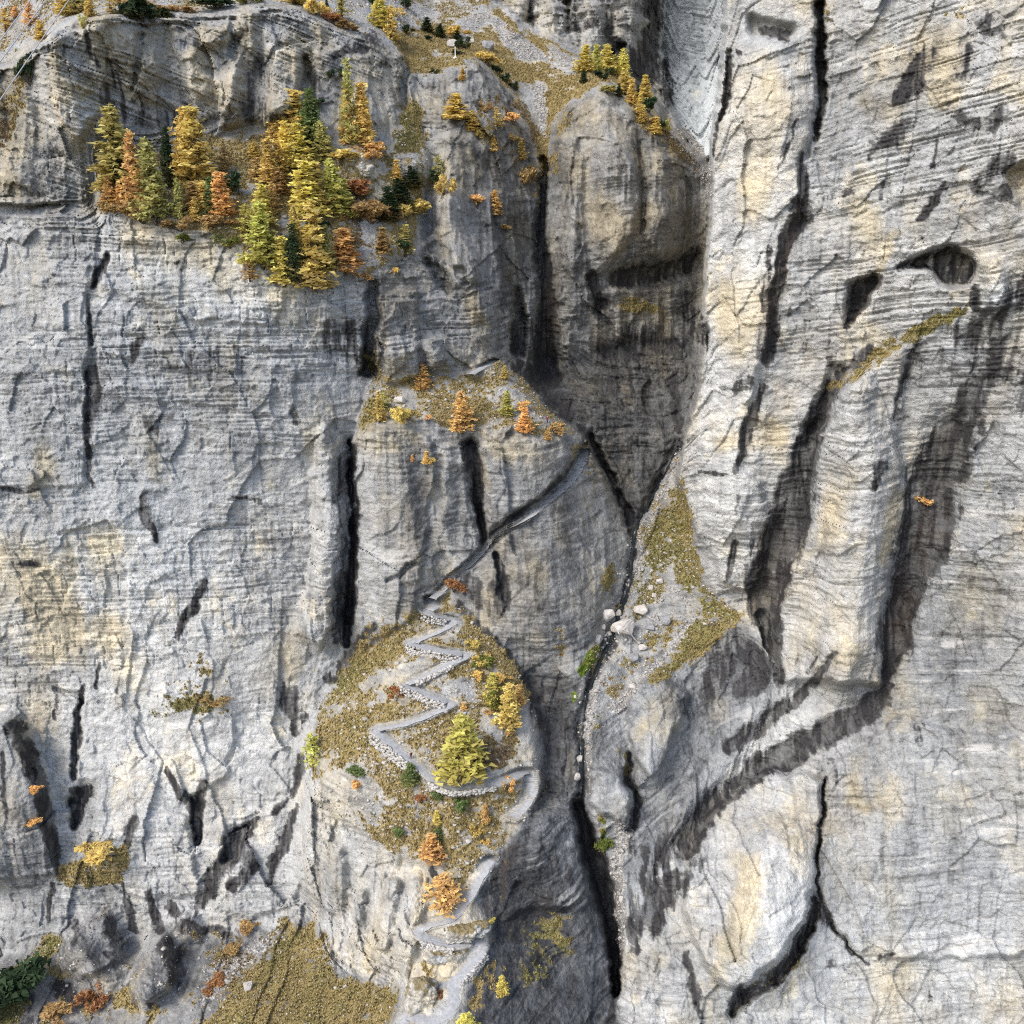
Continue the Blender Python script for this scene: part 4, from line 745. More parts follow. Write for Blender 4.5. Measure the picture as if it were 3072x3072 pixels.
def ground_material():
    m, nt, bsdf = new_mat("limestone_and_turf")
    k = NB(nt)
    pos = k.n("ShaderNodeTexCoord").outputs["Object"]
    stain_shade, warm, tone = k.attr("cover_a")
    grass, scree, olive = k.attr("cover_b")
    brown, moss, vein = k.attr("cover_c")
    blue = k.n("ShaderNodeAttribute", attribute_name="blue").outputs["Fac"]
    fine = k.noise(pos, 1.6, 3, .7)
    grit = k.noise(pos, 6.0, 1, .6)
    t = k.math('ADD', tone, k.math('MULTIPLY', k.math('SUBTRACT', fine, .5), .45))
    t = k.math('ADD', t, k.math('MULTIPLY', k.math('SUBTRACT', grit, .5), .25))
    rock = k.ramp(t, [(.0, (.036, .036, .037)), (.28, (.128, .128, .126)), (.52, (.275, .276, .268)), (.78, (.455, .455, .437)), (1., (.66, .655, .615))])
    rock = k.mix(k.math('MULTIPLY', warm, .9), rock, (1.12, .97, .70), 'MULTIPLY')
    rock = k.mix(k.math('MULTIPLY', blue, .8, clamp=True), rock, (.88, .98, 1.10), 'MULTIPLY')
    rock = k.mix(k.math('MULTIPLY', vein, .6), rock, (.60, .585, .55))
    scol = k.mix(brown, k.ramp(fine, [(.25, (.018, .017, .018)), (.7, (.062, .059, .058))]), k.ramp(fine, [(.25, (.026, .020, .017)), (.7, (.078, .062, .053))]))
    rock = k.mix(k.math('MULTIPLY', stain_shade, .92), rock, scol)
    vo = k.n("ShaderNodeTexVoronoi"); k.put(vo.inputs["Vector"], pos); vo.inputs["Scale"].default_value = 1.9
    vs_ = k.n("ShaderNodeSeparateColor"); nt.links.new(vo.outputs["Color"], vs_.inputs[0])
    gcol = k.ramp(k.math('ADD', k.math('MULTIPLY', vs_.outputs[0], .6), k.math('MULTIPLY', grit, .5)), [(.2, (.12, .115, .11)), (.55, (.27, .265, .25)), (.95, (.52, .50, .47))])
    col = k.mix(scree, rock, gcol)
    g2 = k.math('ADD', k.math('MULTIPLY', fine, .65), k.math('MULTIPLY', grit, .35))
    gold = k.ramp(g2, [(.3, (.13, .096, .042)), (.5, (.285, .215, .088)), (.7, (.45, .355, .16))])
    olv = k.ramp(g2, [(.3, (.075, .068, .028)), (.5, (.185, .165, .058)), (.7, (.31, .285, .105))])
    brn = k.ramp(g2, [(.3, (.07, .05, .032)), (.5, (.16, .115, .068)), (.7, (.28, .205, .125))])
    turf = k.mix(brown, k.mix(olive, gold, olv), brn)
    col = k.mix(grass, col, turf)
    col = k.mix(moss, col, k.ramp(g2, [(.35, (.05, .075, .010)), (.65, (.19, .27, .03))]))
    nt.links.new(col, bsdf.inputs["Base Color"])
    h = k.math('ADD', k.math('MULTIPLY', fine, .8), k.math('MULTIPLY', grit, .22))
    bu = k.n("ShaderNodeBump"); bu.inputs["Strength"].default_value = .9; bu.inputs["Distance"].default_value = .7
    nt.links.new(h, bu.inputs["Height"]); nt.links.new(bu.outputs[0], bsdf.inputs["Normal"])
    return m
M_GROUND = ground_material()

# ------------------------------------------------------------------ terrain meshes, one per mass
def mesh_raw(name, verts, quads, nside=4):
    me = bpy.data.meshes.new(name)
    nv, nf = len(verts), len(quads)
    me.vertices.add(nv); me.vertices.foreach_set("co", np.ascontiguousarray(verts, np.float32).ravel())
    me.loops.add(nf * nside); me.loops.foreach_set("vertex_index", np.ascontiguousarray(quads, np.int32).ravel())
    me.polygons.add(nf)
    me.polygons.foreach_set("loop_start", np.arange(0, nf * nside, nside, dtype=np.int32))
    me.polygons.foreach_set("loop_total", np.full(nf, nside, np.int32))
    me.update(calc_edges=True)
    return me
def link(o, parent=None):
    COL.objects.link(o)
    if parent is not None: o.parent = parent
    return o
def obj(name, me, mat=None, parent=None, loc=None):
    o = bpy.data.objects.new(name, me)
    if mat is not None and not me.materials: me.materials.append(mat)
    if loc is not None: o.location = loc
    return link(o, parent)
def tag(o, label=None, cat=None, group=None, kind=None):
    if label: o["label"] = label
    if cat: o["category"] = cat
    if group: o["group"] = group
    if kind: o["kind"] = kind
    return o

PX, PY, PZ = world(Y)
VERT = np.stack([PX, PY, PZ], 2).reshape(-1, 3)
cover = {}
cl = lambda a: np.clip(a, 0, 1.5)
one = np.ones_like(Y)
cover["cover_a"] = np.stack([cl(STAIN_SHADE), cl(WARM), np.clip(TONE, 0, 1), one], 2).reshape(-1, 4).astype(np.float32)
cover["cover_b"] = np.stack([cl(GRASS_F), cl(SCREE), cl(OLIVE), one], 2).reshape(-1, 4).astype(np.float32)
cover["cover_c"] = np.stack([cl(BROWN), cl(MOSS), cl(VEIN), one], 2).reshape(-1, 4).astype(np.float32)
idx = np.arange(NU * NV, dtype=np.int32).reshape(NV, NU)
CELL = LBL[:-1, :-1]
LABELS = dict(cliff_far='distant bluish white rock wall beyond the dark back cliff', cliff_back='grey back cliff with black water streaks above the meadow', rim_slope='stony slope with scattered shrubs above the upper cliff', meadow='golden sloping alpine meadow with a scree tongue at the top', cliff_upper='upper grey and cream fluted cliff above the larch ledge', ledge_terrace='wooded ledge and grassy gully between the two left cliffs', spur_upper='fluted rock pyramid in the centre below the meadow', buttress_upper='rounded fluted buttress right of the dark couloir', gorge='dark recessed gorge walls behind the middle cliff', rock_band='broken rock band above the grassy shelf', shelf_terrace='grassy shelf with a few orange larches above the middle cliff', cliff_middle='grey cliff of broad columns crossed by a ledge path', cliff_left='huge pale grey cliff wall on the left', gorge_side='dark rock between the grassy spur and the stream', talus_slope='rubble and turf slope beside the stream', gorge_slabs='streaked grey slabs between the stream and the right cliff', cliff_right='huge pale cliff with black water streaks on the right', cliff_pinnacle='dark edged rock pinnacle at the left edge', bottom_slope='grass and rubble slope at the bottom left', slab_cliff='dark polished slab beside the deep chasm', spur_slope='grassy triangular spur carrying the zigzag path', spur_cliff='cream rock face below the grassy spur', lower_terrace='rocky knoll around the lowest path bends')
for i, nm in enumerate(NAME):
    m = CELL == i
    if not m.any(): continue
    q = np.stack([idx[:-1, :-1][m], idx[1:, :-1][m], idx[1:, 1:][m], idx[:-1, 1:][m]], 1)
    used, inv = np.unique(q, return_inverse=True)
    me = mesh_raw(nm, VERT[used], inv.reshape(-1, 4))
    for an, data in cover.items():
        at = me.attributes.new(an, 'FLOAT_COLOR', 'POINT'); at.data.foreach_set("color", data[used].ravel())
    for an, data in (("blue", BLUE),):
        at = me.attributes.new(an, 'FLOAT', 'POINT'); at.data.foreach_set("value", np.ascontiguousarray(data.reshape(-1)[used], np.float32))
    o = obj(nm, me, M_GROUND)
    tag(o, LABELS.get(nm), None, None, 'structure')

# ------------------------------------------------------------------ placing things: photograph pixel -> point on the built terrain
def ground(u, v):
    y = float(lookup(Y, np.array([u], float), np.array([v], float))[0])
    rx, ry, rz = ray(u, v)
    k = y / float(ry)
    return Vector((float(rx) * k, y, float(rz) * k))
def metres(P, px):
    d = P.y * CP + P.z * SP
    return px * d / FOC / CP

# ------------------------------------------------------------------ plants
def leaf_material():
    m, nt, bsdf = new_mat("needles")
    k = NB(nt)
    info = k.n("ShaderNodeObjectInfo")
    va = k.n("ShaderNodeAttribute", attribute_name="var").outputs["Fac"]
    hue = k.n("ShaderNodeAttribute", attribute_name="low").outputs["Fac"]
    c = k.mix(k.range(hue, .4, 1., 0., .25), info.outputs["Color"], k.mix(.6, info.outputs["Color"], (.55, .30, .08)))
    b = k.math('ADD', k.math('MULTIPLY', va, .8), .6)
    hsv = k.n("ShaderNodeHueSaturation"); k.put(hsv.inputs["Color"], c); k.put(hsv.inputs["Value"], b)
    k.put(hsv.inputs["Hue"], k.math('ADD', .485, k.math('MULTIPLY', va, .03)))
    nt.links.new(hsv.outputs[0], bsdf.inputs["Base Color"])
    tr = k.n("ShaderNodeBsdfTranslucent"); nt.links.new(hsv.outputs[0], tr.inputs[0])
    mx = k.n("ShaderNodeMixShader"); mx.inputs[0].default_value = .4
    nt.links.new(bsdf.outputs[0], mx.inputs[1]); nt.links.new(tr.outputs[0], mx.inputs[2])
    nt.links.new(mx.outputs[0], nt.nodes["Material Output"].inputs[0])
    return m
def plain(name, c, rough=.9, var=.25, scale=6.0):
    m, nt, bsdf = new_mat(name); k = NB(nt)
    n = k.noise(k.n("ShaderNodeTexCoord").outputs["Object"], scale, 4, .6)
    lo = tuple(x * (1 - var) for x in c); hi = tuple(min(x * (1 + var), .9) for x in c)
    nt.links.new(k.ramp(n, [(.3, lo), (.7, hi)]), bsdf.inputs["Base Color"]); bsdf.inputs["Roughness"].default_value = rough
    return m
M_LEAF = leaf_material()
M_BARK = plain("bark", (.10, .075, .055), .95, .4, 3)

def tubes(segs, sides=5):
    """segs: list of (p0, r0, p1, r1) -> verts, quads"""
    V_, Q_ = [], []
    for p0, r0, p1, r1 in segs:
        d = (p1 - p0)
        if d.length < 1e-6: continue
        q = d.to_track_quat('Z', 'Y')
        b = len(V_)
        for p, r in ((p0, r0), (p1, r1)):
            for s in range(sides):
                a = 2 * math.pi * s / sides
                V_.append(p + q @ Vector((r * math.cos(a), r * math.sin(a), 0)))
        for s in range(sides):
            t = (s + 1) % sides
            Q_.append((b + s, b + t, b + sides + t, b + sides + s))
    return np.array([tuple(v) for v in V_], np.float32), np.array(Q_, np.int32)

def clumps(centres, sizes, rg, per=4, flat=.5):
    """needle tufts: small crossed triangles round each centre"""
    n = len(centres)
    c = np.repeat(np.array(centres, np.float32), per, 0)
    s = np.repeat(np.array(sizes, np.float32), per)[:, None]
    a = rg.normal(size=(n * per, 3)).astype(np.float32); a[:, 2] *= flat
    a /= np.linalg.norm(a, axis=1, keepdims=True)
    b = rg.normal(size=(n * per, 3)).astype(np.float32)
    b -= a * (a * b).sum(1, keepdims=True); b /= np.linalg.norm(b, axis=1, keepdims=True)
    o = c + rg.normal(size=c.shape).astype(np.float32) * s * .35
    v = np.stack([o - a * s * .55 - b * s * .38, o + a * s * .75, o - a * s * .55 + b * s * .38], 1).reshape(-1, 3)
    f = np.arange(n * per * 3, dtype=np.int32).reshape(-1, 3)
    var = np.repeat(np.repeat(rg.random(n).astype(np.float32), per) * .75 + rg.random(n * per).astype(np.float32) * .25, 3)
    return v, f, var

def leaf_mesh(name, v, f, var, H):
    me = mesh_raw(name, v, f, 3)
    at = me.attributes.new("var", 'FLOAT', 'POINT'); at.data.foreach_set("value", var)
    low = np.clip(1 - v[:, 2] / H, 0, 1).astype(np.float32)
    at = me.attributes.new("low", 'FLOAT', 'POINT'); at.data.foreach_set("value", low)
    me.materials.append(M_LEAF)
    return me
def conifer(seed, H=10., W=3.6, whorls=26, per=5, dens=1.0, droop=.25, power=.88, crown0=.06, tuft=.5, lean=0, twin=False):
    rg = np.random.default_rng(seed); rd = random.Random(seed)
    segs = [(Vector((0, 0, -.6)), .21, Vector((lean * .5, 0, H * .5)), .12), (Vector((lean * .5, 0, H * .5)), .12, Vector((lean, 0, H)), .02)]
    cs, ss = [], []
    lopside = rd.uniform(0, 6.28)
    for w in range(whorls):
        t = crown0 + (1 - crown0) * (w + rd.uniform(-.3, .3)) / whorls
        t = min(max(t, .03), .985)
        base = Vector((lean * t, 0, H * t))
        L0 = W * .5 * ((1 - t) ** power) * (1 - .35 * max(0, (.2 - t) / .2))
        for b in range(per if t < .8 else 3):
            az = rd.uniform(0, 6.283)
            L = L0 * rd.uniform(.55, 1.2) * (1 + .18 * math.cos(az - lopside)) + .12
            tip = base + Vector((math.cos(az) * L, math.sin(az) * L, -droop * L + rd.uniform(-.15, .2)))
            if L > .5: segs.append((base, .035 + .02 * (1 - t), tip, .012))
            n = max(2, int(L / .24 * dens))
            for q in range(n):
                f = (q + rd.random()) / n
                f = f ** .75
                p = base.lerp(tip, f) + Vector((0, 0, -.10 * math.sin(f * 3.1) * L * .4))
                side = Vector((-math.sin(az), math.cos(az), 0)) * rd.gauss(0, .16 + .14 * L * f)
                cs.append(tuple(p + side + Vector((0, 0, rd.gauss(-.05, .07))))); ss.append(tuft * rd.uniform(.6, 1.15))
    cs += [(lean, 0, H * .99), (lean, 0, H * .96), (lean, .05, H * .93)]; ss += [.25, .32, .4]
    v, f, var = clumps(cs, ss, rg, 4, .55)
    tv, tq = tubes(segs)
    tm = mesh_raw("trunk", tv, tq); tm.materials.append(M_BARK)
    return tm, leaf_mesh("crown", v, f, var, H), H, W
def bush(seed, H=2.2, W=2.6, n=260, tuft=.34):
    rg = np.random.default_rng(seed); rd = random.Random(seed)
    segs, cs, ss = [], [], []
    lobes = [(rd.uniform(-.42, .42) * W, rd.uniform(-.42, .42) * W, rd.uniform(.25, .85) * H, rd.uniform(.12, .28) * W) for _ in range(9)]
    for lx, ly, lz, lr in lobes:
        segs.append((Vector((0, 0, -.3)), .06, Vector((lx, ly, lz)), .015))
        for _ in range(n // 9):
            d = rg.normal(size=3); d /= np.linalg.norm(d); r = lr * rd.random() ** .4
            z = max(.05, lz + d[2] * r * .9)
            cs.append((lx + d[0] * r, ly + d[1] * r, z)); ss.append(tuft * rd.uniform(.6, 1.2))
    v, f, var = clumps(cs, ss, rg, 4, 1.)
    tv, tq = tubes(segs, 4)
    tm = mesh_raw("stem", tv, tq); tm.materials.append(M_BARK)
    return tm, leaf_mesh("crown", v, f, var, H), H, W
LIB = dict(
 L=[conifer(1), conifer(2, W=4.2, droop=.1, power=.75), conifer(3, whorls=22, dens=.85, droop=.32), conifer(4, W=3.9, lean=.25, power=.95), conifer(5, whorls=30, W=3.4, droop=.2)],
 S=[conifer(11, W=3.0, whorls=34, per=6, dens=1.25, droop=.45, tuft=.36, power=.9), conifer(12, W=3.4, whorls=34, per=6, dens=1.25, droop=.35, tuft=.38, power=.7), conifer(13, W=2.8, whorls=32, per=6, dens=1.3, droop=.3, tuft=.36)],
 T=[conifer(21, whorls=17, per=4, dens=.6, droop=.05, crown0=.1), conifer(22, whorls=15, per=5, dens=.55, droop=0., W=4.6, crown0=.12, power=.6)],
 B=[bush(31), bush(32, W=3.2), bush(33, H=2.8), bush(34, W=2.4, n=220)])
CLR = dict(gold=(.76,.58,.20), yellow=(.78,.67,.20), orange=(.80,.53,.22), olive=(.50,.46,.17), green=(.19,.25,.09), ygreen=(.60,.58,.17), dark=(.045,.075,.035), rust=(.44,.22,.10), brown=(.46,.32,.14), pale=(.62,.45,.20), moss=(.22,.25,.06))
NM = dict(L='larch_tree', S='conifer_tree', T='larch_tree', B='shrub')
CT = dict(L='larch', S='conifer', T='larch', B='shrub')
PLANTS = []
def plants(group, rows):
    for r in rows: PLANTS.append((group,) + tuple(r))
# u, v (foot), height px, width px, colour, kind, label
plants('larches on the wooded ledge', [
 (355,566,230,100,'olive','L','tall olive-gold larch at the left end of the wooded ledge'),
 (366,578,95,56,'dark','S','dark evergreen under the leftmost tall larch of the ledge'),
 (408,634,222,64,'orange','L','tall slim orange larch second from the left on the ledge'),
 (462,645,212,80,'olive','L','dull olive larch right of the tall slim orange larch'),
 (510,562,168,38,'dark','S','narrow dark spruce left of the broad twin-topped golden larch'),
 (591,565,228,92,'gold','L','broad tall golden larch, right top of the twin-topped pair'),
 (566,548,206,70,'gold','L','tall golden larch, left top of the twin-topped pair'),
 (678,524,84,38,'brown','T','faint brownish young larch right of the twin-topped pair'),
 (686,582,64,40,'dark','B','dark round evergreen shrub behind the small orange ledge larch'),
 (664,648,124,60,'orange','L','small full orange larch at the right end of the left grove'),
 (636,636,100,44,'green','L','green larch just left of the small full orange larch'),
 (540,658,116,32,'olive','L','thin olive larch standing at the ledge edge below the twins'),
 (580,628,78,46,'brown','L','short brownish larch below the broad twin-topped larch'),
 (586,662,68,30,'gold','L','short golden larch at the very edge of the ledge'),
 (610,628,72,34,'gold','L','short golden larch beside the green ledge larch'),
 (474,670,58,60,'olive','B','olive bush hanging over the ledge edge above pale rock'),
 (328,614,76,40,'orange','L','small orange larch at the foot of the leftmost tall larch'),
 (360,612,62,28,'orange','L','smallest orange larch left of the tall slim orange one'),
 (311,578,72,36,'pale','T','pale orange sapling at the far left corner of the ledge'),
 (430,668,40,60,'brown','B','brown bush on the ledge edge below the slim orange larch'),
 (345,640,36,50,'brown','B','brown bush at the left corner of the ledge edge'),
 (545,690,34,60,'brown','B','brown bush on the ledge edge below the thin olive larch'),
 (640,680,34,60,'brown','B','brown bush below the small full orange larch'),
 (840,424,134,58,'gold','L','golden larch at the top left of the central grove'),
 (884,434,150,84,'gold','L','large golden larch at the top of the central grove'),
 (937,454,172,64,'green','S','deep green conifer at the top of the central grove'),
 (965,484,110,58,'olive','L','olive larch right below the deep green conifer'),
 (896,504,124,74,'yellow','L','bright yellow larch in the heart of the central grove'),
 (856,498,124,54,'yellow','L','yellow larch left of the brightest one in the grove heart'),
 (810,554,128,48,'gold','L','golden larch on the left side of the central grove'),
 (836,544,114,52,'gold','L','golden larch between the left side and heart of the grove'),
 (764,474,46,34,'gold','L','tiny golden larch alone on the grassy ledge slope'),
 (770,542,64,44,'pale','T','pale orange larch on the open slope left of the grove'),
 (840,584,70,54,'brown','L','brownish larch low in the middle of the central grove'),
 (789,674,114,54,'yellow','L','yellow larch above the tall yellow-green one in the lower grove'),
 (787,800,186,82,'ygreen','L','tall yellow-green larch at the left of the lower grove'),
 (820,644,92,34,'orange','L','slim orange larch beside the upper left of the lower grove'),
 (742,712,94,60,'ygreen','T','yellow-green leaning larch at the far left of the lower grove'),
 (821,806,110,50,'olive','L','olive larch left of the yellow larch at the cliff edge'),
 (852,852,136,54,'yellow','L','yellow larch at the cliff edge left of the dark spruce'),
 (884,848,166,46,'dark','S','dark spruce between two golden larches at the cliff edge'),
 (894,814,186,56,'gold','L','tall golden larch just left of the largest tiered one'),
 (942,860,236,100,'gold','L','largest tiered golden larch at the cliff edge of the grove'),
 (975,806,124,54,'olive','L','olive larch behind the right side of the largest tiered one'),
 (919,650,156,90,'yellow','L','broad yellow larch in the middle of the grove'),
 (951,640,146,64,'gold','L','golden larch right of the broad yellow one mid grove'),
 (997,646,156,76,'ygreen','L','pointed yellow-green larch on the right of the grove'),
 (1034,652,110,54,'ygreen','L','shorter yellow-green larch at the right rim of the grove'),
 (958,690,38,40,'dark','B','dark shrub under the broad yellow larch mid grove'),
 (1035,818,126,80,'orange','L','full orange larch right of the largest tiered golden larch'),
 (1062,594,54,56,'rust','B','rusty bush right of the yellow-green larches'),
 (1116,668,58,80,'brown','B','wide golden-brown bush left of the dark pines'),
 (1068,664,62,64,'brown','B','golden-brown bush at the right foot of the grove'),
 (1050,428,226,48,'olive','L','very tall thin olive larch against the upper cliff'),
 (1090,434,170,54,'gold','L','tall golden larch right of the very tall thin one'),
 (1044,430,150,42,'gold','L','golden larch in front of the very tall thin one'),
 (1102,458,32,44,'orange','B','orange bush at the foot of the tall cliff-side larches'),
 (1108,476,26,38,'orange','B','small orange bush below the cliff-side larches'),
 (1025,492,44,74,'gold','B','golden bush at the upper right of the grove'),
 (1190,540,58,26,'gold','L','slim golden larch beside the pale rock in the gully'),
 (1234,562,60,48,'dark','S','topmost dark pine of the four in the grassy gully'),
 (1194,612,74,40,'dark','S','dark pine left of centre among the four in the gully'),
 (1166,664,98,58,'dark','S','lowest and largest dark pine in the grassy gully'),
 (1212,622,72,40,'dark','S','dark pine right of centre among the four in the gully'),
 (1236,642,44,64,'gold','B','golden bush right below the dark pines'),
 (1148,760,76,38,'brown','L','brownish larch on the brown slope below the dark pines'),
 (1216,768,88,48,'olive','T','olive larch at the lower right end of the grassy gully'),
 (1214,770,46,34,'dark','B','dark shrub at the foot of the olive gully larch'),
 (951,318,26,30,'dark','B','small dark shrub on the cliff above the deep green conifer'),
 (1009,236,28,28,'dark','B','small dark shrub high on the cliff left of the thin larch'),
 (1186,824,22,24,'gold','B','tiny golden bush on the rock band below the gully'),
 (1078,842,26,40,'brown','B','brown bush right below the full orange larch'),
 (750,840,60,44,'pale','T','pale sapling on the ledge edge left of the lower grove'),
 (690,740,34,50,'moss','B','mossy shrub on the ledge edge left of the lower grove'),
 (545,726,26,30,'moss','B','small green shrub on pale rock under the ledge'),
])
plants('larches on the upper rock pyramid', [
 (1369,364,78,64,'gold','L','broad golden larch high on the rock pyramid'), (1416,394,58,38,'gold','L','golden larch right below the broad one on the pyramid'), (1387,240,38,18,'gold','L','small golden larch near the top of the rock pyramid'), (1434,420,32,22,'gold','B','golden bush on the ridge of the rock pyramid'),
 (1316,548,78,40,'olive','T','olive larch on the left face of the rock pyramid'), (1318,552,40,26,'dark','B','dark shrub at the foot of the olive pyramid larch'), (1334,582,48,38,'gold','B','golden bush right below the olive pyramid larch'),
 (1485,643,68,38,'orange','L','orange larch on the middle of the dark pyramid face'), (1432,622,34,32,'orange','B','orange bush left of the orange larch on the dark face'), (1562,478,60,24,'gold','L','slim golden larch near the couloir on the pyramid'), (1480,457,50,22,'gold','L','golden larch with dark foot on the dark pyramid face'),
 (1538,374,36,38,'orange','B','orange bush on the right flank of the pyramid'), (1490,382,58,26,'gold','T','sparse golden larch on the right flank of the pyramid'), (1580,548,50,38,'brown','B','brown bush beside the couloir'), (1455,334,24,26,'brown','B','brown bush upper right flank of the pyramid'), (1520,690,18,24,'brown','B','tiny brown bush low on the dark pyramid face'), (1535,436,30,24,'brown','B','brown bush above the slim golden larch near the couloir'),
])
plants('evergreen shrubs on the meadow', [
 (1281,96,40,30,'dark','S','dark pine on the upper meadow, left of two'), (1321,112,38,28,'dark','S','dark pine on the upper meadow, right of two'), (1220,101,24,22,'dark','B','dark round shrub left of the two meadow pines'), (1286,122,14,14,'dark','B','tiny dark shrub below the two meadow pines'),
 (1372,128,34,26,'dark','S','dark pine above the white marker post'), (1391,147,28,28,'dark','B','dark shrub right of the white marker post'), (1366,98,18,14,'dark','B','tiny dark shrub beside the golden bush above the marker'), (1488,222,24,18,'dark','B','dark shrub on the meadow edge right of the pyramid top'), (1517,250,26,22,'dark','B','dark shrub on the meadow edge, second below the top'), (1543,270,20,20,'dark','B','dark shrub on the meadow edge, lowest of three'),
 (1368,112,30,44,'gold','B','golden bush above the white marker post'), (1461,196,36,38,'gold','B','golden bush right of the pyramid top'), (1376,164,14,20,'dark','B','tiny dark shrub behind the white marker post'), (1303,220,12,16,'dark','B','tiny dark shrub at the left meadow corner'),
])
plants('larches along the top edge', [
 (1138,84,86,56,'yellow','L','broad yellow larch at the top edge left of the meadow'), (1174,118,92,38,'gold','L','golden larch leaning over the cliff left of the meadow'), (957,48,46,44,'gold','B','golden bush on the cliff rim'), (982,46,42,16,'dark','S','thin dark spruce on the cliff rim'), (1027,58,64,42,'olive','T','sparse olive larch on the cliff rim'), (1000,74,32,36,'rust','B','rusty bush on the cliff rim'), (1045,90,26,40,'brown','B','brown bush under the rim right of the rusty one'), (1188,50,22,30,'gold','B','small golden bush right of the broad yellow larch'), (1215,24,24,22,'dark','B','dark shrub at the very top left of the meadow'), (1120,16,18,20,'dark','B','dark shrub at the top behind the broad yellow larch'),
 (203,48,84,46,'gold','L','golden larch on the rim at the upper left'), (234,40,80,52,'olive','L','olive-gold larch on the rim at the upper left'), (270,50,70,28,'gold','L','slim golden larch on the rim at the upper left'), (331,42,50,30,'gold','T','small golden larch on the rim left of the dark shrub'), (124,124,58,32,'gold','L','golden larch at the far left notch of the rim'), (250,84,32,20,'olive','B','olive bush on the cliff below the rim larches'), (434,78,72,92,'dark','B','large dark evergreen shrub draped over the rim'), (645,28,30,66,'dark','B','wide dark shrub on the rim'), (92,78,66,38,'orange','T','orange larch behind the cables'), (18,98,66,40,'gold','T','golden larch at the top left corner'), (49,52,30,28,'orange','T','orange sapling at the top left corner'), (90,248,74,34,'dark','B','dark shrub in the notch at the left cliff edge'), (520,34,18,60,'brown','B','brown low bush on the rim'), (740,10,30,50,'moss','B','green bush on the rim'), (880,14,26,60,'gold','B','golden low bush on the rim'), (860,0,24,30,'dark','S','small dark conifer at the top edge'), (400,22,26,60,'brown','B','brown bush behind the large dark rim shrub'),
])
plants('larches on the meadow crest', [
 (1754,215,74,50,'yellow','L','broad yellow larch at the left of the crest grove'), (1788,215,74,28,'ygreen','L','thin yellow-green larch in the crest grove'), (1820,216,76,44,'yellow','L','broad bright yellow larch second in the crest grove'), (1869,232,78,38,'yellow','L','pointed yellow larch at the right of the crest grove'), (1843,228,58,34,'yellow','L','short yellow larch between the broad and pointed crest ones'),
 (1874,284,64,44,'gold','L','golden larch on the crest below the pointed yellow one'), (1894,313,68,30,'gold','L','golden larch lower on the crest slope'), (1934,300,70,34,'gold','L','tall golden larch at the right end of the crest'), (1912,312,52,20,'dark','S','dark spruce between two golden larches on the crest slope'), (1920,342,62,26,'gold','L','golden larch on the right crest slope'), (1924,368,40,24,'gold','L','small golden larch down the right crest slope'), (1966,402,48,28,'gold','L','lone golden larch far down the right crest slope'),
 (1750,249,38,18,'dark','S','small dark spruce on the meadow left of the crest grove'), (1856,291,38,18,'dark','S','small dark spruce on the crest slope'), (1946,338,42,28,'dark','B','dark shrub on the right crest slope'), (1976,388,36,22,'dark','B','dark shrub beside the lone golden larch'), (1997,396,32,24,'olive','B','olive bush right of the lone golden larch'), (1818,278,20,40,'olive','B','olive mound bush on the crest edge'), (1796,232,18,20,'dark','B','dark shrub on the meadow, left of the small pair'), (1811,240,18,22,'dark','B','dark shrub on the meadow, right of the small pair'), (1822,222,18,22,'dark','B','dark shrub at the foot of the bright yellow larch'), (1768,196,14,20,'moss','B','green shrub behind the broad yellow crest larch'),
 (1880,262,30,30,'gold','B','golden bush on the crest'), (1950,372,22,26,'brown','B','brown bush on the right crest slope'),
])
plants('larches on the grassy shelf', [
 (1269,1166,74,40,'orange','L','orange larch in front of the rock band on the shelf'), (1138,1268,94,40,'gold','T','golden larch at the left corner of the grassy shelf'), (1150,1230,54,30,'ygreen','T','yellow-green larch behind the left shelf larch'), (1210,1266,50,46,'gold','B','golden bush beside the grey boulder on the shelf'), (1386,1293,118,60,'orange','L','largest orange larch on the shelf edge'), (1522,1244,72,36,'ygreen','L','yellow-green leaning larch on the shelf'), (1570,1232,28,24,'orange','B','orange bush above the pointed orange shelf larch'), (1573,1297,74,40,'orange','L','pointed orange larch on the right shelf edge'), (1514,1136,40,20,'gold','L','small golden larch by the upper path bend'), (1645,1320,36,18,'orange','L','small orange larch below the red hiker'), (1669,1302,30,38,'brown','B','golden-brown bush below the red hiker'), (1236,1384,22,12,'orange','L','tiny orange larch on the pale column'), (1280,1390,38,18,'gold','L','small golden larch on the pale column'), (1288,1262,18,16,'orange','B','tiny orange bush on the shelf edge'), (1360,1772,30,40,'rust','B','rusty bush at the apex of the grassy spur'),
])
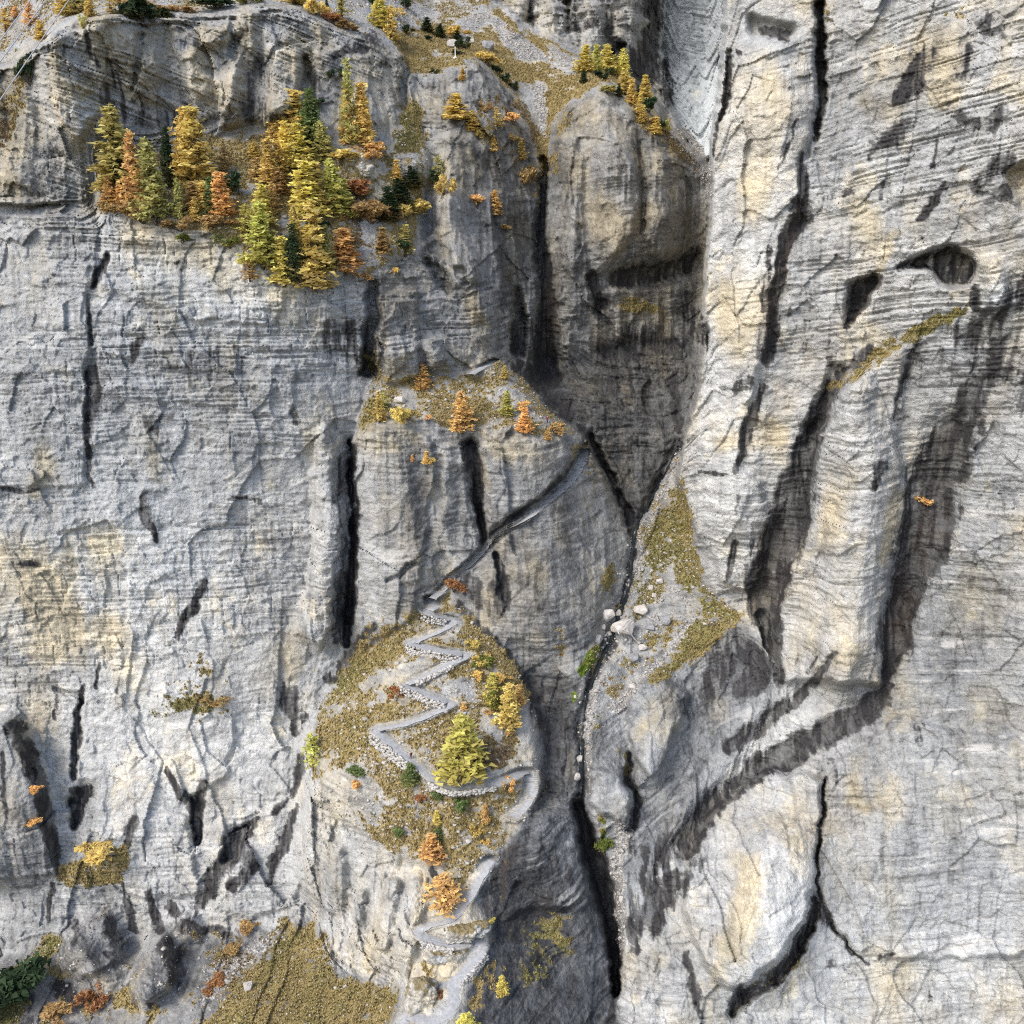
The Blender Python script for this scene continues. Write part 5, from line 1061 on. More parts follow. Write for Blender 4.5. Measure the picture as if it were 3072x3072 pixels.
plants('trees on the zigzag spur', [
 (1387,2322,192,112,'ygreen','L','great yellow-green larch between the path legs on the spur'), (1525,2178,134,60,'gold','L','golden larch on the right rim of the spur'), (1555,2116,66,32,'orange','L','orange larch right behind the golden rim larch'), (1478,2068,54,34,'yellow','L','small yellow larch left of the golden rim larch'), (1480,2120,52,36,'moss','S','green conifer left of the golden rim larch'), (1467,2110,32,26,'yellow','B','yellow bush above the green conifer on the rim'), (1460,2008,38,40,'moss','B','green bush on the right flank of the spur'), (1432,2036,20,22,'gold','B','golden bush on the right flank of the spur'), (1392,2128,24,16,'orange','L','tiny orange larch above the great yellow-green larch'), (1196,2090,32,34,'rust','B','rusty bush at the left path bend'), (1233,2350,66,42,'green','S','green conifer on the outer edge of the path'), (1072,2330,26,38,'green','B','green bush on the left slope of the spur'), (1075,2358,22,24,'orange','B','orange bush below the green bush on the left'), (1528,2368,34,28,'orange','B','orange bush on the path edge near the right bend'), (1307,2392,22,32,'green','B','green bush below the lowest zigzag leg'), (1264,2408,28,22,'rust','B','rusty bush below the lowest zigzag leg'), (1390,2424,38,34,'green','B','green bush below the lowest leg, right one'), (1467,2142,16,16,'orange','B','tiny orange bush on the bare rock of the rim'), (1525,2212,26,20,'orange','B','orange bush below the golden rim larch'), (941,2306,114,64,'ygreen','T','lone yellow-green larch at the left edge of the spur'), (1420,1935,24,34,'gold','B','golden low bush right of the upper bend'), (1450,1990,24,34,'gold','B','golden low bush above the green flank bush'), (1500,2040,24,34,'gold','B','golden low bush above the rim larches'),
])
plants('small trees below the spur', [
 (1311,2466,40,22,'yellow','L','small yellow larch on the slope below the path'), (1457,2466,62,24,'orange','L','slim orange larch on the slope below the path'), (1434,2504,30,24,'gold','B','golden bush left below the slim orange larch'), (1193,2506,28,28,'green','B','green bush at the top of the cream cliff'), (1314,2526,48,28,'green','S','green conifer above the orange-gold larch'), (1296,2574,82,58,'orange','L','orange-gold larch on the brink of the cream cliff'), (1333,2702,86,92,'orange','T','wide bare-branched orange larch on the cream cliff'), (1505,2978,62,30,'yellow','L','yellow larch at the lower right of the path'), (1396,3092,64,54,'yellow','L','yellow larch at the bottom edge'), (1474,2768,16,18,'yellow','B','tiny yellow bush right of the lower path'), (1453,2530,14,18,'gold','B','tiny golden bush above the lower path'), (101,2376,24,26,'orange','B','orange bush on the left pinnacle, upper one'), (98,2476,22,32,'orange','B','orange bush on the left pinnacle, lower one'), (2762,1506,28,40,'orange','B','orange bush on the black streak of the right cliff'), (1305,2986,20,26,'rust','B','rusty bush on the bottom rock knob'), (1300,1392,20,14,'gold','B','tiny golden bush right of the pale column larch'),
 (1815,2560,50,30,'moss','B','green bush in the chasm'), (300,2545,26,80,'gold','B','golden low bush on the left grassy ledge'), (640,2110,20,50,'brown','B','brown low bush on the olive patch of the left wall'), (740,2790,34,40,'brown','B','brown bush at the foot of the left wall'), (700,2860,24,34,'brown','B','brown bush on the lower left slope'), (640,2960,22,40,'rust','B','rusty bush on the lower left slope'), (290,3000,40,60,'rust','B','rusty bush at the bottom left, right one'), (180,3050,40,60,'brown','B','brown bush at the bottom left, middle one'), (40,3000,90,120,'dark','B','large dark bush in the bottom left corner'),
 (1760,1985,16,26,'moss','B','mossy clump by the dark pool'),
])
def place_plants():
    cnt = {}
    for n, (group, u, v, h, w, col, kind, label) in enumerate(PLANTS):
        P = ground(u, v)
        rd = random.Random(n * 13 + 5)
        tm, cm, H0, W0 = LIB[kind][n % len(LIB[kind])]
        H = metres(P, h); Wm = metres(P, w)
        e = bpy.data.objects.new(NM[kind], None); e.empty_display_size = .3
        COL.objects.link(e)
        e.location = P - Vector((0, 0, .1))
        e.rotation_euler = (0, 0, rd.uniform(0, 6.28))
        e.scale = (Wm / W0 * 1.5, Wm / W0 * 1.5, H / H0)
        tag(e, label, CT[kind], group)
        c = CLR[col]
        f = rd.uniform(.85, 1.15)
        for nm, me in (("stem" if kind == 'B' else "trunk", tm), ("crown", cm)):
            o = bpy.data.objects.new(nm, me)
            o.parent = e
            o.color = (c[0] * f * rd.uniform(.94, 1.06), c[1] * f, c[2] * f, 1)
            COL.objects.link(o)
place_plants()

# ------------------------------------------------------------------ footpaths
M_GRAVEL = plain("gravel", (.34, .345, .35), .95, .22, 1.6)
M_STONE = plain("wall_stone", (.44, .42, .385), .95, .35, 1.2)
M_PALE = plain("boulder_limestone", (.50, .465, .42), .95, .22, .9)
M_GREYB = plain("grey_boulder", (.27, .27, .275), .95, .3, .9)
M_STEEL = plain("galvanised_steel", (.42, .43, .44), .5, .1, 4)
M_WOOD = plain("weathered_timber", (.38, .34, .29), .9, .3, 5)
M_WHITE = plain("white_paint", (.78, .78, .76), .7, .05, 4)
def normals2(C3):
    t = np.gradient(C3[:, :2], axis=0)
    t = np.stack([smooth1(t[:, 0], 2), smooth1(t[:, 1], 2)], 1)
    t /= np.linalg.norm(t, axis=1, keepdims=True) + 1e-6
    return np.stack([-t[:, 1], t[:, 0]], 1)
def ribbon(name, C3, hw, mat, lift=.07, label=None, jit=.16):
    N = normals2(C3); rg = np.random.default_rng(3)
    n = len(C3); K = 7
    wl = hw * (1 + jit * smooth1(rg.normal(size=n), 2)); wr = hw * (1 + jit * smooth1(rg.normal(size=n), 2))
    V_ = np.zeros((n, K, 3), np.float32)
    for k in range(K):
        f = k / (K - 1) * 2 - 1
        off = np.where(f < 0, f * wl, f * wr)
        V_[:, k, :2] = C3[:, :2] + N * off[:, None]
        V_[:, k, 2] = C3[:, 2] + lift - .10 * abs(f) ** 4 + rg.normal(size=n) * .012
    ii = np.arange(n * K).reshape(n, K)
    q = np.stack([ii[:-1, :-1], ii[1:, :-1], ii[1:, 1:], ii[:-1, 1:]], -1).reshape(-1, 4)
    o = obj(name, mesh_raw(name, V_.reshape(-1, 3), q), mat)
    return tag(o, label, None, None, 'structure')
PL = dict(main='grey gravel zigzag path down the grassy spur', low='grey gravel path looping round the lower rock knobs', side='short dead-end branch of the lowest path', wall='narrow path on a ledge across the middle cliff', top='short pale path ramp at the top of the shelf')
PD = {}
for nm, C3, S2, hw in PATHS:
    PD[nm] = (C3, S2, hw)
    ribbon('path', C3, hw, M_GRAVEL, label=PL[nm])

# ------------------------------------------------------------------ stones
_box = np.array([(-1,-1,-1),(1,-1,-1),(1,1,-1),(-1,1,-1),(-1,-1,1),(1,-1,1),(1,1,1),(-1,1,1)], np.float32) * .5
_bq = np.array([(0,3,2,1),(4,5,6,7),(0,1,5,4),(1,2,6,5),(2,3,7,6),(3,0,4,7)], np.int32)
def stone_pile(centres, sizes, rg):
    n = len(centres)
    s = np.asarray(sizes, np.float32)[:, None]
    v = np.repeat(_box[None], n, 0) * (1 + rg.normal(size=(n, 8, 3)).astype(np.float32) * .16)
    v *= (s * (np.array([1.25, 1.0, .7], np.float32)[None] * (1 + rg.normal(size=(n, 3)) * .25)))[:, None, :]
    a = rg.random(n) * 6.283; b = rg.normal(size=n) * .35
    ca, sa, cb_, sb_ = np.cos(a)[:, None], np.sin(a)[:, None], np.cos(b)[:, None], np.sin(b)[:, None]
    x = v[:, :, 0] * ca - v[:, :, 1] * sa; y = v[:, :, 0] * sa + v[:, :, 1] * ca; z = v[:, :, 2]
    y, z = y * cb_ - z * sb_, y * sb_ + z * cb_
    v = np.stack([x, y, z], 2) + np.asarray(centres, np.float32)[:, None]
    q = (_bq[None] + (np.arange(n) * 8)[:, None, None]).reshape(-1, 4)
    return v.reshape(-1, 3).astype(np.float32), q.astype(np.int32)
# dry-stone retaining walls on the outer side of the path legs
def retaining(nm, u0v0, u1v1, h, label):
    C3, S2, hw = PD[nm]
    i0 = int(np.argmin(((S2 - np.array(u0v0)) ** 2).sum(1))); i1 = int(np.argmin(((S2 - np.array(u1v1)) ** 2).sum(1)))
    i0, i1 = min(i0, i1), max(i0, i1) + 1
    N = normals2(C3); rg = np.random.default_rng(i0)
    cs, ss = [], []
    for i in range(i0, i1):
        for rep in range(5):
            k = min(i + rg.random(), len(C3) - 1.001); a = int(k); f = k - a
            c = C3[a] * (1 - f) + C3[a + 1] * f; n = N[a]
            if n[1] > 0: n = -n
            d = rg.random() ** .8
            off = hw + .12 + .16 * h * d + rg.normal() * .08
            cs.append((c[0] + n[0] * off, c[1] + n[1] * off, c[2] + .12 - h * d)); ss.append(.26 + .30 * rg.random())
    v, q = stone_pile(cs, ss, rg)
    o = obj('retaining_wall', mesh_raw('retaining_wall', v, q), M_STONE)
    tag(o, label, 'stone wall', 'dry-stone walls holding up the zigzag path')
retaining('main', (1232,1932), (1385,1962), 2.0, 'pale dry-stone wall under the second zigzag leg from the top')
retaining('main', (1216,2052), (1335,2106), 1.6, 'pale dry-stone wall under the middle zigzag leg')
retaining('main', (1132,2187), (1262,2300), 2.4, 'longest bright dry-stone wall at the left path bend')
retaining('main', (1270,1838), (1330,1852), 1.6, 'short white dry-stone wall at the topmost bend')
retaining('main', (1250,2040), (1350,1985), .8, 'low dry-stone edging below the third zigzag leg')
retaining('main', (1300,2340), (1480,2350), .9, 'low dry-stone edging along the lowest zigzag leg')
retaining('low', (1272,2810), (1360,2834), 1.8, 'dry-stone wall under the lower hairpin bend')
retaining('low', (1440,2852), (1362,2950), 1.4, 'dry-stone edging of the path above the fork')

# boulders
import bmesh
def boulder(u, v, wpx, hpx, mat, label, seed, group=None):
    P = ground(u, v); rd = random.Random(seed)
    w = metres(P, wpx) * .5; h = metres(P, hpx) * .5
    bm = bmesh.new()
    for _ in range(26):
        d = Vector((rd.gauss(0, 1), rd.gauss(0, 1), rd.gauss(0, 1)))
        m_ = max(abs(d.x), abs(d.y), abs(d.z)) ** .75 * d.length ** .25
        d /= m_
        bm.verts.new((d.x * w, d.y * w * .8, d.z * h))
    r = bmesh.ops.convex_hull(bm, input=bm.verts)
    bmesh.ops.delete(bm, geom=[g for g in r['geom_interior'] if isinstance(g, bmesh.types.BMVert)], context='VERTS')
    bmesh.ops.bevel(bm, geom=list(bm.edges), offset=min(w, h) * .07, segments=1, affect='EDGES')
    bmesh.ops.triangulate(bm, faces=bm.faces)
    bmesh.ops.subdivide_edges(bm, edges=bm.edges, cuts=1)
    for q in bm.verts: q.co += Vector((rd.gauss(0, .02), rd.gauss(0, .02), rd.gauss(0, .02))) * w
    me = bpy.data.meshes.new('boulder'); bm.to_mesh(me); bm.free()
    o = obj('boulder', me, mat, None, P + Vector((0, -w * .25, h * .55)))
    o.rotation_euler = (rd.uniform(-.15, .15), rd.uniform(-.12, .12), rd.uniform(-.4, .4))
    return tag(o, label, 'boulder', group)
g = 'fallen boulders beside the stream'
boulder(1868,1892,70,48,M_PALE,'largest pale block-shaped boulder beside the stream',1,g)
boulder(1822,1850,40,34,M_PALE,'pale boulder upper left of the largest block',2,g)
boulder(1856,1846,16,26,M_PALE,'upright pale slab between the two big boulders',3,g)
boulder(1922,1832,40,24,M_PALE,'flat pale boulder upper right of the largest block',4,g)
boulder(1825,1906,18,18,M_PALE,'small round pale boulder under the largest block',5,g)
boulder(1796,1924,26,26,M_GREYB,'grey boulder at the cliff foot by the dark pool',6,g)
boulder(1810,1884,12,16,M_PALE,'tiny pale boulder at the cliff foot',7,g)
boulder(1978,1748,20,18,M_PALE,'pinkish boulder high on the rubble slope',8,g)
boulder(1952,1766,14,16,M_PALE,'small upright boulder left of the pinkish one',9,g)
boulder(1963,1788,14,13,M_PALE,'small square boulder below the pinkish one',10,g)
boulder(1998,1872,26,30,M_GREYB,'grey boulder in the middle of the rubble slope',11,g)
boulder(1950,1885,26,18,M_GREYB,'grey slab left of the mid-slope grey boulder',12,g)
boulder(1928,1946,24,18,M_PALE,'pale pointed boulder on the lower rubble slope',13,g)
boulder(1900,1980,30,28,M_GREYB,'grey boulder on the lower rubble slope',14,g)
boulder(1896,2062,20,16,M_PALE,'small pale boulder beside the rubble trail',15,g)
boulder(1864,2700,14,22,M_PALE,'white upright boulder low in the gorge bed',16,g)
boulder(1732,2335,20,22,M_PALE,'pale boulder in the narrow stream bed',17,g)
boulder(1738,2280,18,20,M_PALE,'upper pale boulder in the narrow stream bed',18,g)
boulder(1725,2092,8,10,M_PALE,'tiny white boulder on the moss by the stream',19,g)
boulder(1464,146,34,28,M_GREYB,'lone grey boulder on the golden meadow',20)
boulder(1358,140,34,24,M_PALE,'white rock outcrop beside the marker post',21)
boulder(1416,128,14,14,M_PALE,'small pale boulder right of the dark meadow shrubs',22)
boulder(1184,1246,20,18,M_GREYB,'round grey boulder on the grassy shelf',23)
boulder(745,2965,28,44,M_PALE,'pale upright rock on the lower left grass slope',24)
boulder(1200,1205,34,22,M_PALE,'pale rocks at the left of the grassy shelf',27)

def rock_tower(name, u, v, wpx, hpx, label, seed, deep=1.0, lean=0.):
    P = ground(u, v)
    w = metres(P, wpx) * .5; h = metres(P, hpx) * .62
    bm = bmesh.new(); bmesh.ops.create_icosphere(bm, subdivisions=6, radius=1)
    c = np.array([q.co[:] for q in bm.verts], np.float32)
    c = np.sign(c) * np.abs(c) ** .8
    pos = np.stack([c[:, 0] * w + lean * (c[:, 2] + 1), c[:, 1] * w * deep, c[:, 2] * h], 1) + np.array(P)
    d = .55 * w * fbm3(pos[:, 0] / (w * .9), pos[:, 1] / (w * .9), pos[:, 2] / (w * 1.1), 4, .55)
    bed = pos[:, 2] + .4 * fbm3(pos[:, 0] / 2, pos[:, 1] / 2, pos[:, 2] / 2, 2)
    d += .5 * (hsh(np.floor(bed / 1.3), 3) - .5) + .22 * (hsh(np.floor(bed / .5), 9) - .5) + .3 * fbm3(pos[:, 0] / .8, pos[:, 1] / .8, pos[:, 2] / .7, 2)
    nrm = c / (np.linalg.norm(c, axis=1, keepdims=True) + 1e-6)
    pos = pos + nrm * d[:, None]
    tris = np.array([[q.index for q in f.verts] for f in bm.faces], np.int32); bm.free()
    me = mesh_raw(name, pos - np.array(P), tris, 3)
    n_ = len(pos); t_ = .66 + .5 * fbm3(pos[:, 0] / 1.2, pos[:, 1] / 1.2, pos[:, 2] / .6, 3, .6)
    for an, cols in (("cover_a", (np.zeros(n_), np.clip(.45 + fbm3(pos[:, 0] / 3, pos[:, 1] / 3, pos[:, 2] / 3, 2), 0, 1), t_)), ("cover_b", (sstep(.35, .6, nrm[:, 2] * .75 + .5 * fbm3(pos[:, 0] / 1.4 + 5, pos[:, 1] / 1.4, pos[:, 2] / 1.4, 2)) * .9, np.zeros(n_), np.full(n_, .4))), ("cover_c", (np.full(n_, .4), np.zeros(n_), np.zeros(n_)))):
        at = me.attributes.new(an, 'FLOAT_COLOR', 'POINT'); at.data.foreach_set("color", np.stack([*cols, np.ones(n_)], 1).astype(np.float32).ravel())
    o = obj(name, me, M_GROUND, None, P)
    return tag(o, label, 'rock')
rock_tower('rock_tower', 1268, 3000, 92, 130, 'cream weathered rock tower beside the lowest path bend', 1, .8)
rock_tower('rock_outcrop', 1226, 506, 44, 40, 'pale rock outcrop above the dark pines in the gully', 25, .5)
rock_tower('rock_outcrop', 1085, 512, 56, 36, 'grey rock outcrop right of the central grove', 26, .5)
rock_tower('rock_outcrop', 1385, 2800, 84, 40, 'pale layered rock outcrop inside the lower hairpin', 2, .6)
rock_tower('rock_outcrop', 1440, 2788, 50, 44, 'grey rock outcrop right of the lower hairpin', 3, .7)
rock_tower('rock_outcrop', 1330, 2862, 110, 34, 'broken pale rocks below the lower hairpin wall', 4, .5)

# white marker post on the pyramid top
P = ground(1366, 174)
e = bpy.data.objects.new('marker_post', None); COL.objects.link(e); e.location = P
tag(e, 'white marker post on a round base at the pyramid top', 'post')
v, q = tubes([(Vector((0, 0, -.2)), .16, Vector((0, 0, 2.7)), .13), (Vector((0, 0, 2.7)), .2, Vector((0, 0, 3.0)), .05)], 8); obj('post', mesh_raw('post', v, q), M_WHITE, e)
v, q = tubes([(Vector((0, 0, -.3)), .62, Vector((0, 0, .25)), .55), (Vector((0, 0, .25)), .55, Vector((0, 0, .42)), .1)], 10); obj('base', mesh_raw('base', v, q), M_WHITE, e)

# ------------------------------------------------------------------ handrails beside the ledge path and the bends
def railing(nm, uv0, uv1, side, label, every=2.2, hgt=1.05, mat=None):
    C3, S2, hw = PD[nm]; N = normals2(C3)
    i0 = int(np.argmin(((S2 - np.array(uv0)) ** 2).sum(1))); i1 = int(np.argmin(((S2 - np.array(uv1)) ** 2).sum(1)))
    i0, i1 = min(i0, i1), max(i0, i1)
    pts = []; last = None
    for i in range(i0, i1 + 1):
        n = N[i] if N[i][1] < 0 else -N[i]
        p = Vector((C3[i][0] + n[0] * (hw - .12) * side, C3[i][1] + n[1] * (hw - .12) * side, C3[i][2] + .02))
        if last is None or (p - last).length > every: pts.append(p); last = p
    if len(pts) < 2: return
    e = bpy.data.objects.new('railing', None); COL.objects.link(e); e.location = pts[0]
    tag(e, label, 'railing', 'handrails along the path')
    pv, pq = tubes([(Vector((0, 0, -.2)), .045, Vector((0, 0, hgt)), .045)], 6)
    pm = mesh_raw('post', pv, pq); pm.materials.append(mat)
    for p in pts: obj('post', pm, None, e, p - pts[0])
    for hh in (hgt - .03, hgt * .5):
        v, q = tubes([(a - pts[0] + Vector((0, 0, hh)), .03, b - pts[0] + Vector((0, 0, hh)), .03) for a, b in zip(pts[:-1], pts[1:])], 5)
        obj('rail', mesh_raw('rail', v, q), mat, e)
railing('wall', (1362,1728), (1460,1642), 1, 'grey handrail on the lower flight of the cliff path', mat=M_WOOD)
railing('wall', (1465,1638), (1560,1566), 1, 'grey handrail on the middle flight of the cliff path', mat=M_WOOD)
railing('wall', (1296,1796), (1345,1752), 1, 'short handrail at the foot of the cliff path', mat=M_WOOD)
railing('main', (1545,2325), (1592,2316), -1, 'curved steel handrail on the inner side of the right bend', mat=M_STEEL)
railing('low', (1300,2820), (1375,2832), 1, 'thin handrail above the lower hairpin wall', mat=M_STEEL)
# timber step planks across the steep right bend
for (uv, lab) in (((1590,2396), 'pale timber step across the path below the right bend'), ((1548,2440), 'pale timber step lower on the steep path')):
    C3, S2, hw = PD['main']; i = int(np.argmin(((S2 - np.array(uv)) ** 2).sum(1))); N = normals2(C3)[i]
    a = Vector((C3[i][0] - N[0] * hw, C3[i][1] - N[1] * hw, C3[i][2] + .12)); b = Vector((C3[i][0] + N[0] * hw, C3[i][1] + N[1] * hw, C3[i][2] + .12))
    v, q = tubes([(a, .13, b, .13)], 6); tag(obj('timber_step', mesh_raw('timber_step', v, q), M_WOOD), lab, 'step')

# ------------------------------------------------------------------ cableway ropes crossing the upper left corner
for (a, b, lab) in (((91 + 60, -81), (-60, 204), 'pale cableway rope nearest the top left corner'), ((138 + 60, -81), (-60, 266), 'pale cableway rope between the other two ropes'), ((207 + 62, -90), (-60, 387), 'pale cableway rope farthest from the top left corner')):
    pts = []
    for t in np.linspace(-.3, 1.25, 14):
        u, v_ = a[0] + (b[0] - a[0]) * t, a[1] + (b[1] - a[1]) * t
        rx, ry, rz = ray(u, v_); yy = 150 - 50 * t
        pts.append(Vector((float(rx / ry) * yy, yy, float(rz / ry) * yy)))
    v, q = tubes([(p, .055, r_, .055) for p, r_ in zip(pts[:-1], pts[1:])], 6)
    tag(obj('cable', mesh_raw('cable', v, q), M_STEEL), lab, 'cable', 'cableway ropes')

# ------------------------------------------------------------------ hikers
def cloth_mat(name, legs, top, skin):
    m, nt, bsdf = new_mat(name); k = NB(nt)
    s = k.n("ShaderNodeSeparateXYZ"); nt.links.new(k.n("ShaderNodeTexCoord").outputs["Object"], s.inputs[0])
    r = k.n("ShaderNodeValToRGB"); r.color_ramp.interpolation = 'CONSTANT'
    e = r.color_ramp.elements
    while len(e) < 4: e.new(.5)
    for q, (p, c) in zip(e, ((0, (.03, .025, .02)), (.06, legs), (.5, top), (.82, skin))): q.position = p; q.color = (*c, 1)
    k.put(r.inputs[0], k.math('DIVIDE', s.outputs[2], 1.8)); nt.links.new(r.outputs[0], bsdf.inputs["Base Color"])
    return m
def hiker(u, v, rot, legs, top, pack, hair, label, stride=.18):
    P = ground(u, v)
    J = dict(pel=(0,0,.95,.13), chest=(0,-.03,1.28,.16), neck=(0,-.03,1.47,.06), head=(0,-.05,1.62,.10), crown=(0,-.05,1.72,.085),
             hl=(-.1,0,.9,.10), kl=(-.11,-stride,.5,.075), al=(-.11,-stride*.9,.09,.05), tl=(-.12,-stride*.9-.17,.04,.045), hr=(.1,0,.9,.10), kr=(.11,stride*.35,.5,.075), ar=(.11,stride*1.3,.10,.05), tr=(.12,stride*1.3-.16,.04,.045),
             sl=(-.2,-.02,1.38,.075), el=(-.28,.06,1.12,.055), wl=(-.26,-.12,.93,.04), fl=(-.25,-.18,.87,.035), sr=(.2,-.02,1.38,.075), er=(.28,-.04,1.12,.055), wr=(.25,-.24,1.0,.04), fr=(.24,-.30,.96,.035))
    E = [('pel','chest'),('chest','neck'),('neck','head'),('head','crown'),('pel','hl'),('hl','kl'),('kl','al'),('al','tl'),('pel','hr'),('hr','kr'),('kr','ar'),('ar','tr'),('chest','sl'),('sl','el'),('el','wl'),('wl','fl'),('chest','sr'),('sr','er'),('er','wr'),('wr','fr')]
    ks = list(J)
    me = bpy.data.meshes.new('body'); me.from_pydata([J[k][:3] for k in ks], [(ks.index(a), ks.index(b)) for a, b in E], [])
    o = bpy.data.objects.new('body', me); COL.objects.link(o)
    md = o.modifiers.new('skin', 'SKIN'); 
    if not me.skin_vertices: me.skin_vertices.new()
    for i, k in enumerate(ks):
        me.skin_vertices[0].data[i].radius = (J[k][3], J[k][3] * (.8 if k in ('chest', 'pel') else 1)); me.skin_vertices[0].data[i].use_root = (k == 'pel')
    o.modifiers.new('sub', 'SUBSURF').levels = 2
    dg = bpy.context.evaluated_depsgraph_get(); m2 = bpy.data.meshes.new_from_object(o.evaluated_get(dg))
    bpy.data.objects.remove(o); m2.name = 'person'
    m2.materials.clear(); m2.materials.append(cloth_mat('clothes', legs, top, (.45, .28, .2)))
    p = obj('person', m2, None, None, P + Vector((0, 0, .0))); p.rotation_euler = (0, 0, rot)
    tag(p, label, 'person', 'hikers on the path')
    bm = bmesh.new(); bmesh.ops.create_cube(bm, size=1); bmesh.ops.bevel(bm, geom=list(bm.edges), offset=.14, segments=2, affect='EDGES')
    for q in bm.verts: q.co = Vector((q.co.x * .34, q.co.y * .22 + .20, q.co.z * .52 + 1.20))
    b = bpy.data.meshes.new('backpack'); bm.to_mesh(b); bm.free(); obj('backpack', b, plain('pack_' + label[:6], pack, .8, .1), p)
    bm = bmesh.new(); bmesh.ops.create_uvsphere(bm, u_segments=14, v_segments=8, radius=.125)
    for q in bm.verts: q.co = Vector((q.co.x, q.co.y - .03, max(q.co.z, -.04) * 1.0 + 1.69))
    b = bpy.data.meshes.new('hat'); bm.to_mesh(b); bm.free(); obj('hat', b, plain('hat_' + label[:6], hair, .9, .1), p)
hiker(1642, 1270, .9, (.012,.02,.06), (.42,.05,.05), (.02,.03,.09), (.5,.25,.22), 'hiker in a red top and dark blue trousers on the shelf')
hiker(1233, 2277, -.7, (.015,.014,.02), (.09,.02,.025), (.03,.015,.02), (.4,.3,.26), 'hiker in dark clothes on the lowest zigzag leg')

# ------------------------------------------------------------------ the stream thread
def water_mat():
    m, nt, b = new_mat("stream_water"); k = NB(nt)
    n = k.noise(k.n("ShaderNodeTexCoord").outputs["Object"], 1.1, 5, .7)
    nt.links.new(k.ramp(n, [(.45, (.015, .018, .018)), (.66, (.03, .035, .035)), (.74, (.55, .58, .6))]), b.inputs["Base Color"]); b.inputs["Roughness"].default_value = .12
    return m
ST_PTS = [(2036,1335),(2010,1390),(1975,1450),(1940,1520),(1910,1572),(1896,1640),(1892,1700),(1880,1780),(1852,1850),(1832,1915),(1812,1955),(1782,2025),(1757,2080),(1752,2140),(1746,2220),(1743,2300),(1738,2390)]
s2 = sample(ST_PTS, 4.0)
y_ = lookup(boxblur(Y, 2), s2[:, 0], s2[:, 1]); rx, ry, rz = ray(s2[:, 0], s2[:, 1])
C = np.stack([rx / ry * y_, y_, rz / ry * y_], 1); C = np.stack([smooth1(C[:, i], 2) for i in range(3)], 1); C[:, 1] -= .45; C[:, 2] += .12
ribbon('stream', C, .42, water_mat(), .0, 'thin dark stream tumbling down the gorge', .6)

# ------------------------------------------------------------------ loose cover nobody could count: rubble and grass tufts
def pick(weight, n, seed):
    rg = np.random.default_rng(seed)
    inside_ = (U > -30) & (U < 3100) & (V > -30) & (V < 3100)
    dA = (PY / 200.0) ** 2
    w = (weight * inside_ * dA).ravel().astype(np.float64); w /= w.sum()
    ids = rg.choice(len(w), size=n, p=w)
    r0 = ids // NU; c0 = ids % NU
    u = GU[c0] + (rg.random(n) - .5) * 3.3; v = GV[r0] + (rg.random(n) - .5) * 3.3
    y = lookup(Y, u, v); a, b, c = ray(u, v)
    return np.stack([a / b * y, y, c / b * y], 1).astype(np.float32), ids, rg
onpath = np.zeros(U.shape, np.float32)
for nm, C3, S2, hw in PATHS: stroke(onpath, [(a, b, 15) for a, b in S2[::6]], 1, soft=.2, mode='max', wob=False)
spur = (LBL == NAME.index('spur_slope')); low = (LBL == NAME.index('bottom_slope')); tal = (LBL == NAME.index('talus_slope')); rim = (LBL == NAME.index('rim_slope')); shelf = (LBL == NAME.index('shelf_terrace')); ledge = (LBL == NAME.index('ledge_terrace'))
w_st = (SCREE * 1.0 + .35 * spur * sstep(.2, -.3, n_big) + .12 * spur + .12 * low + .35 * tal + .3 * rim + .3 * shelf + .15 * ledge) * sstep(-.25, .25, n_med + .25) * (1 - np.clip(onpath, 0, 1))
cs, ids, rg = pick(np.clip(w_st, 0, None), 16000, 5)
sz = (.13 + .28 * rg.random(len(cs)) ** 2.4 + .5 * rg.random(len(cs)) ** 16).astype(np.float32)
v, q = stone_pile(cs, sz, rg)
def rubble_mat():
    m, nt, b = new_mat("rubble"); k = NB(nt)
    n = k.noise(k.n("ShaderNodeTexCoord").outputs["Object"], .9, 3, .7)
    nt.links.new(k.ramp(n, [(.3, (.22, .205, .185)), (.5, (.40, .375, .335)), (.7, (.58, .54, .48))]), b.inputs["Base Color"])
    return m
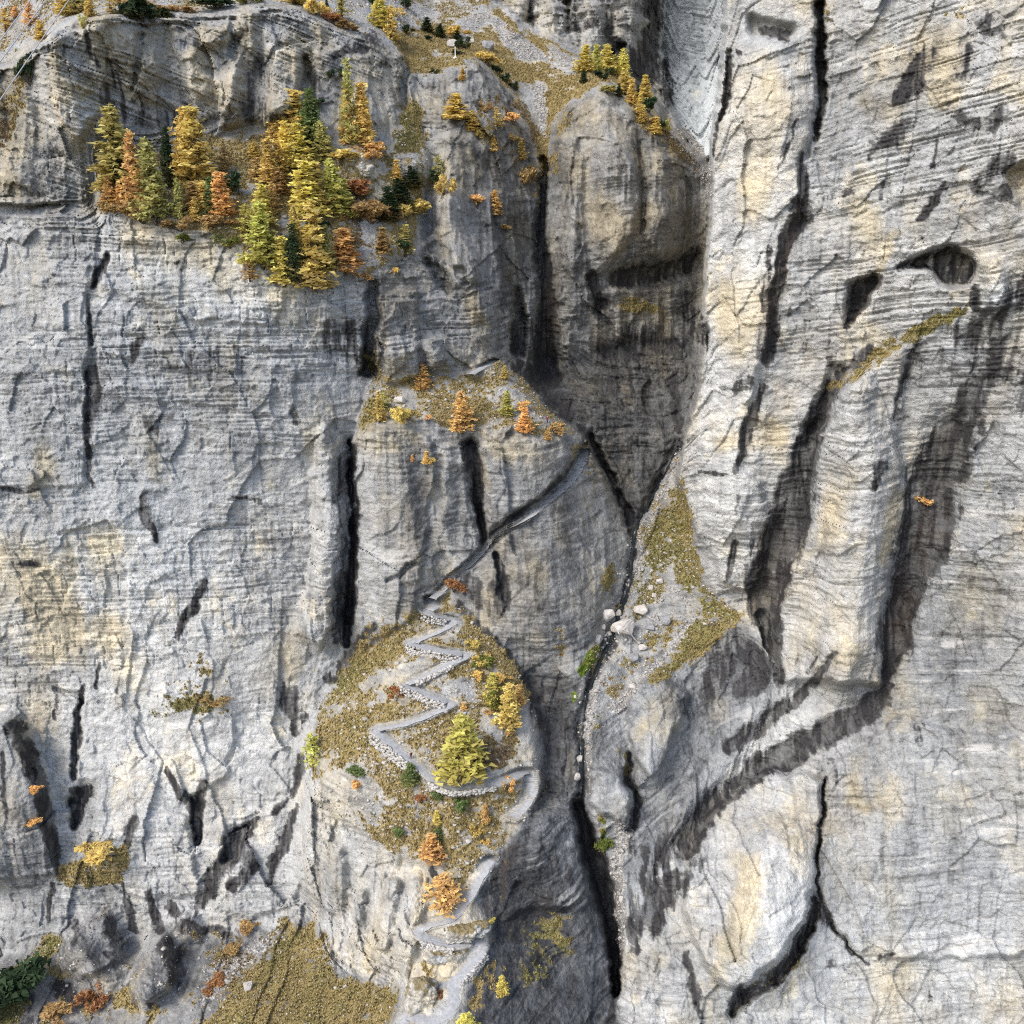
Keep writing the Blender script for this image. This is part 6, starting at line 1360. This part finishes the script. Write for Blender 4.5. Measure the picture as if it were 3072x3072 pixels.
tag(obj('loose_stones', mesh_raw('loose_stones', v, q), rubble_mat()), 'pale loose stones strewn over slopes and gullies', 'stones', None, 'stuff')
w_gr = np.clip(GRASS_F, 0, 1) * (1 - np.clip(onpath, 0, 1))
cs, ids, rg = pick(w_gr, 60000, 9)
n = len(cs)
hgt = (.22 + .45 * rg.random(n) ** 1.5).astype(np.float32)
a = rg.random(n) * 6.283
tri = []
for k_ in range(3):
    aa = a + k_ * 2.09
    d = np.stack([np.cos(aa), np.sin(aa), np.zeros(n)], 1).astype(np.float32)
    base = cs - np.array([0, 0, .1], np.float32)
    t = base + d * hgt[:, None] * .5 + np.array([0, 0, 1], np.float32) * hgt[:, None]
    s_ = np.stack([-d[:, 1], d[:, 0], d[:, 2]], 1) * (hgt * .55)[:, None]
    tri.append(np.stack([base - s_, base + s_, t], 1))
v = np.stack(tri, 1).reshape(-1, 3)
me = mesh_raw('grass_tufts', v, np.arange(len(v), dtype=np.int32).reshape(-1, 3), 3)
for an, F in (("ol", OLIVE), ("br", BROWN)):
    at = me.attributes.new(an, 'FLOAT', 'POINT'); at.data.foreach_set("value", np.repeat(np.clip(F.ravel()[ids], 0, 1), 9).astype(np.float32))
at = me.attributes.new("var", 'FLOAT', 'POINT'); at.data.foreach_set("value", np.repeat(rg.random(n), 9).astype(np.float32))
def tuft_mat():
    m, nt, b = new_mat("dry_grass"); k = NB(nt)
    f = lambda s: k.n("ShaderNodeAttribute", attribute_name=s).outputs["Fac"]
    va = f("var")
    go = k.ramp(va, [(0, (.24, .185, .08)), (.5, (.33, .26, .115)), (1, (.43, .345, .165))]); ol = k.ramp(va, [(0, (.15, .135, .05)), (.5, (.22, .20, .075)), (1, (.30, .275, .105))]); br = k.ramp(va, [(0, (.14, .10, .06)), (.5, (.20, .145, .088)), (1, (.27, .20, .12))])
    nt.links.new(k.mix(f("br"), k.mix(f("ol"), go, ol), br), b.inputs["Base Color"])
    return m
me.materials.append(tuft_mat())
tag(obj('grass_tufts', me), 'dry golden and olive grass tufts on ledges and slopes', 'grass', None, 'stuff')
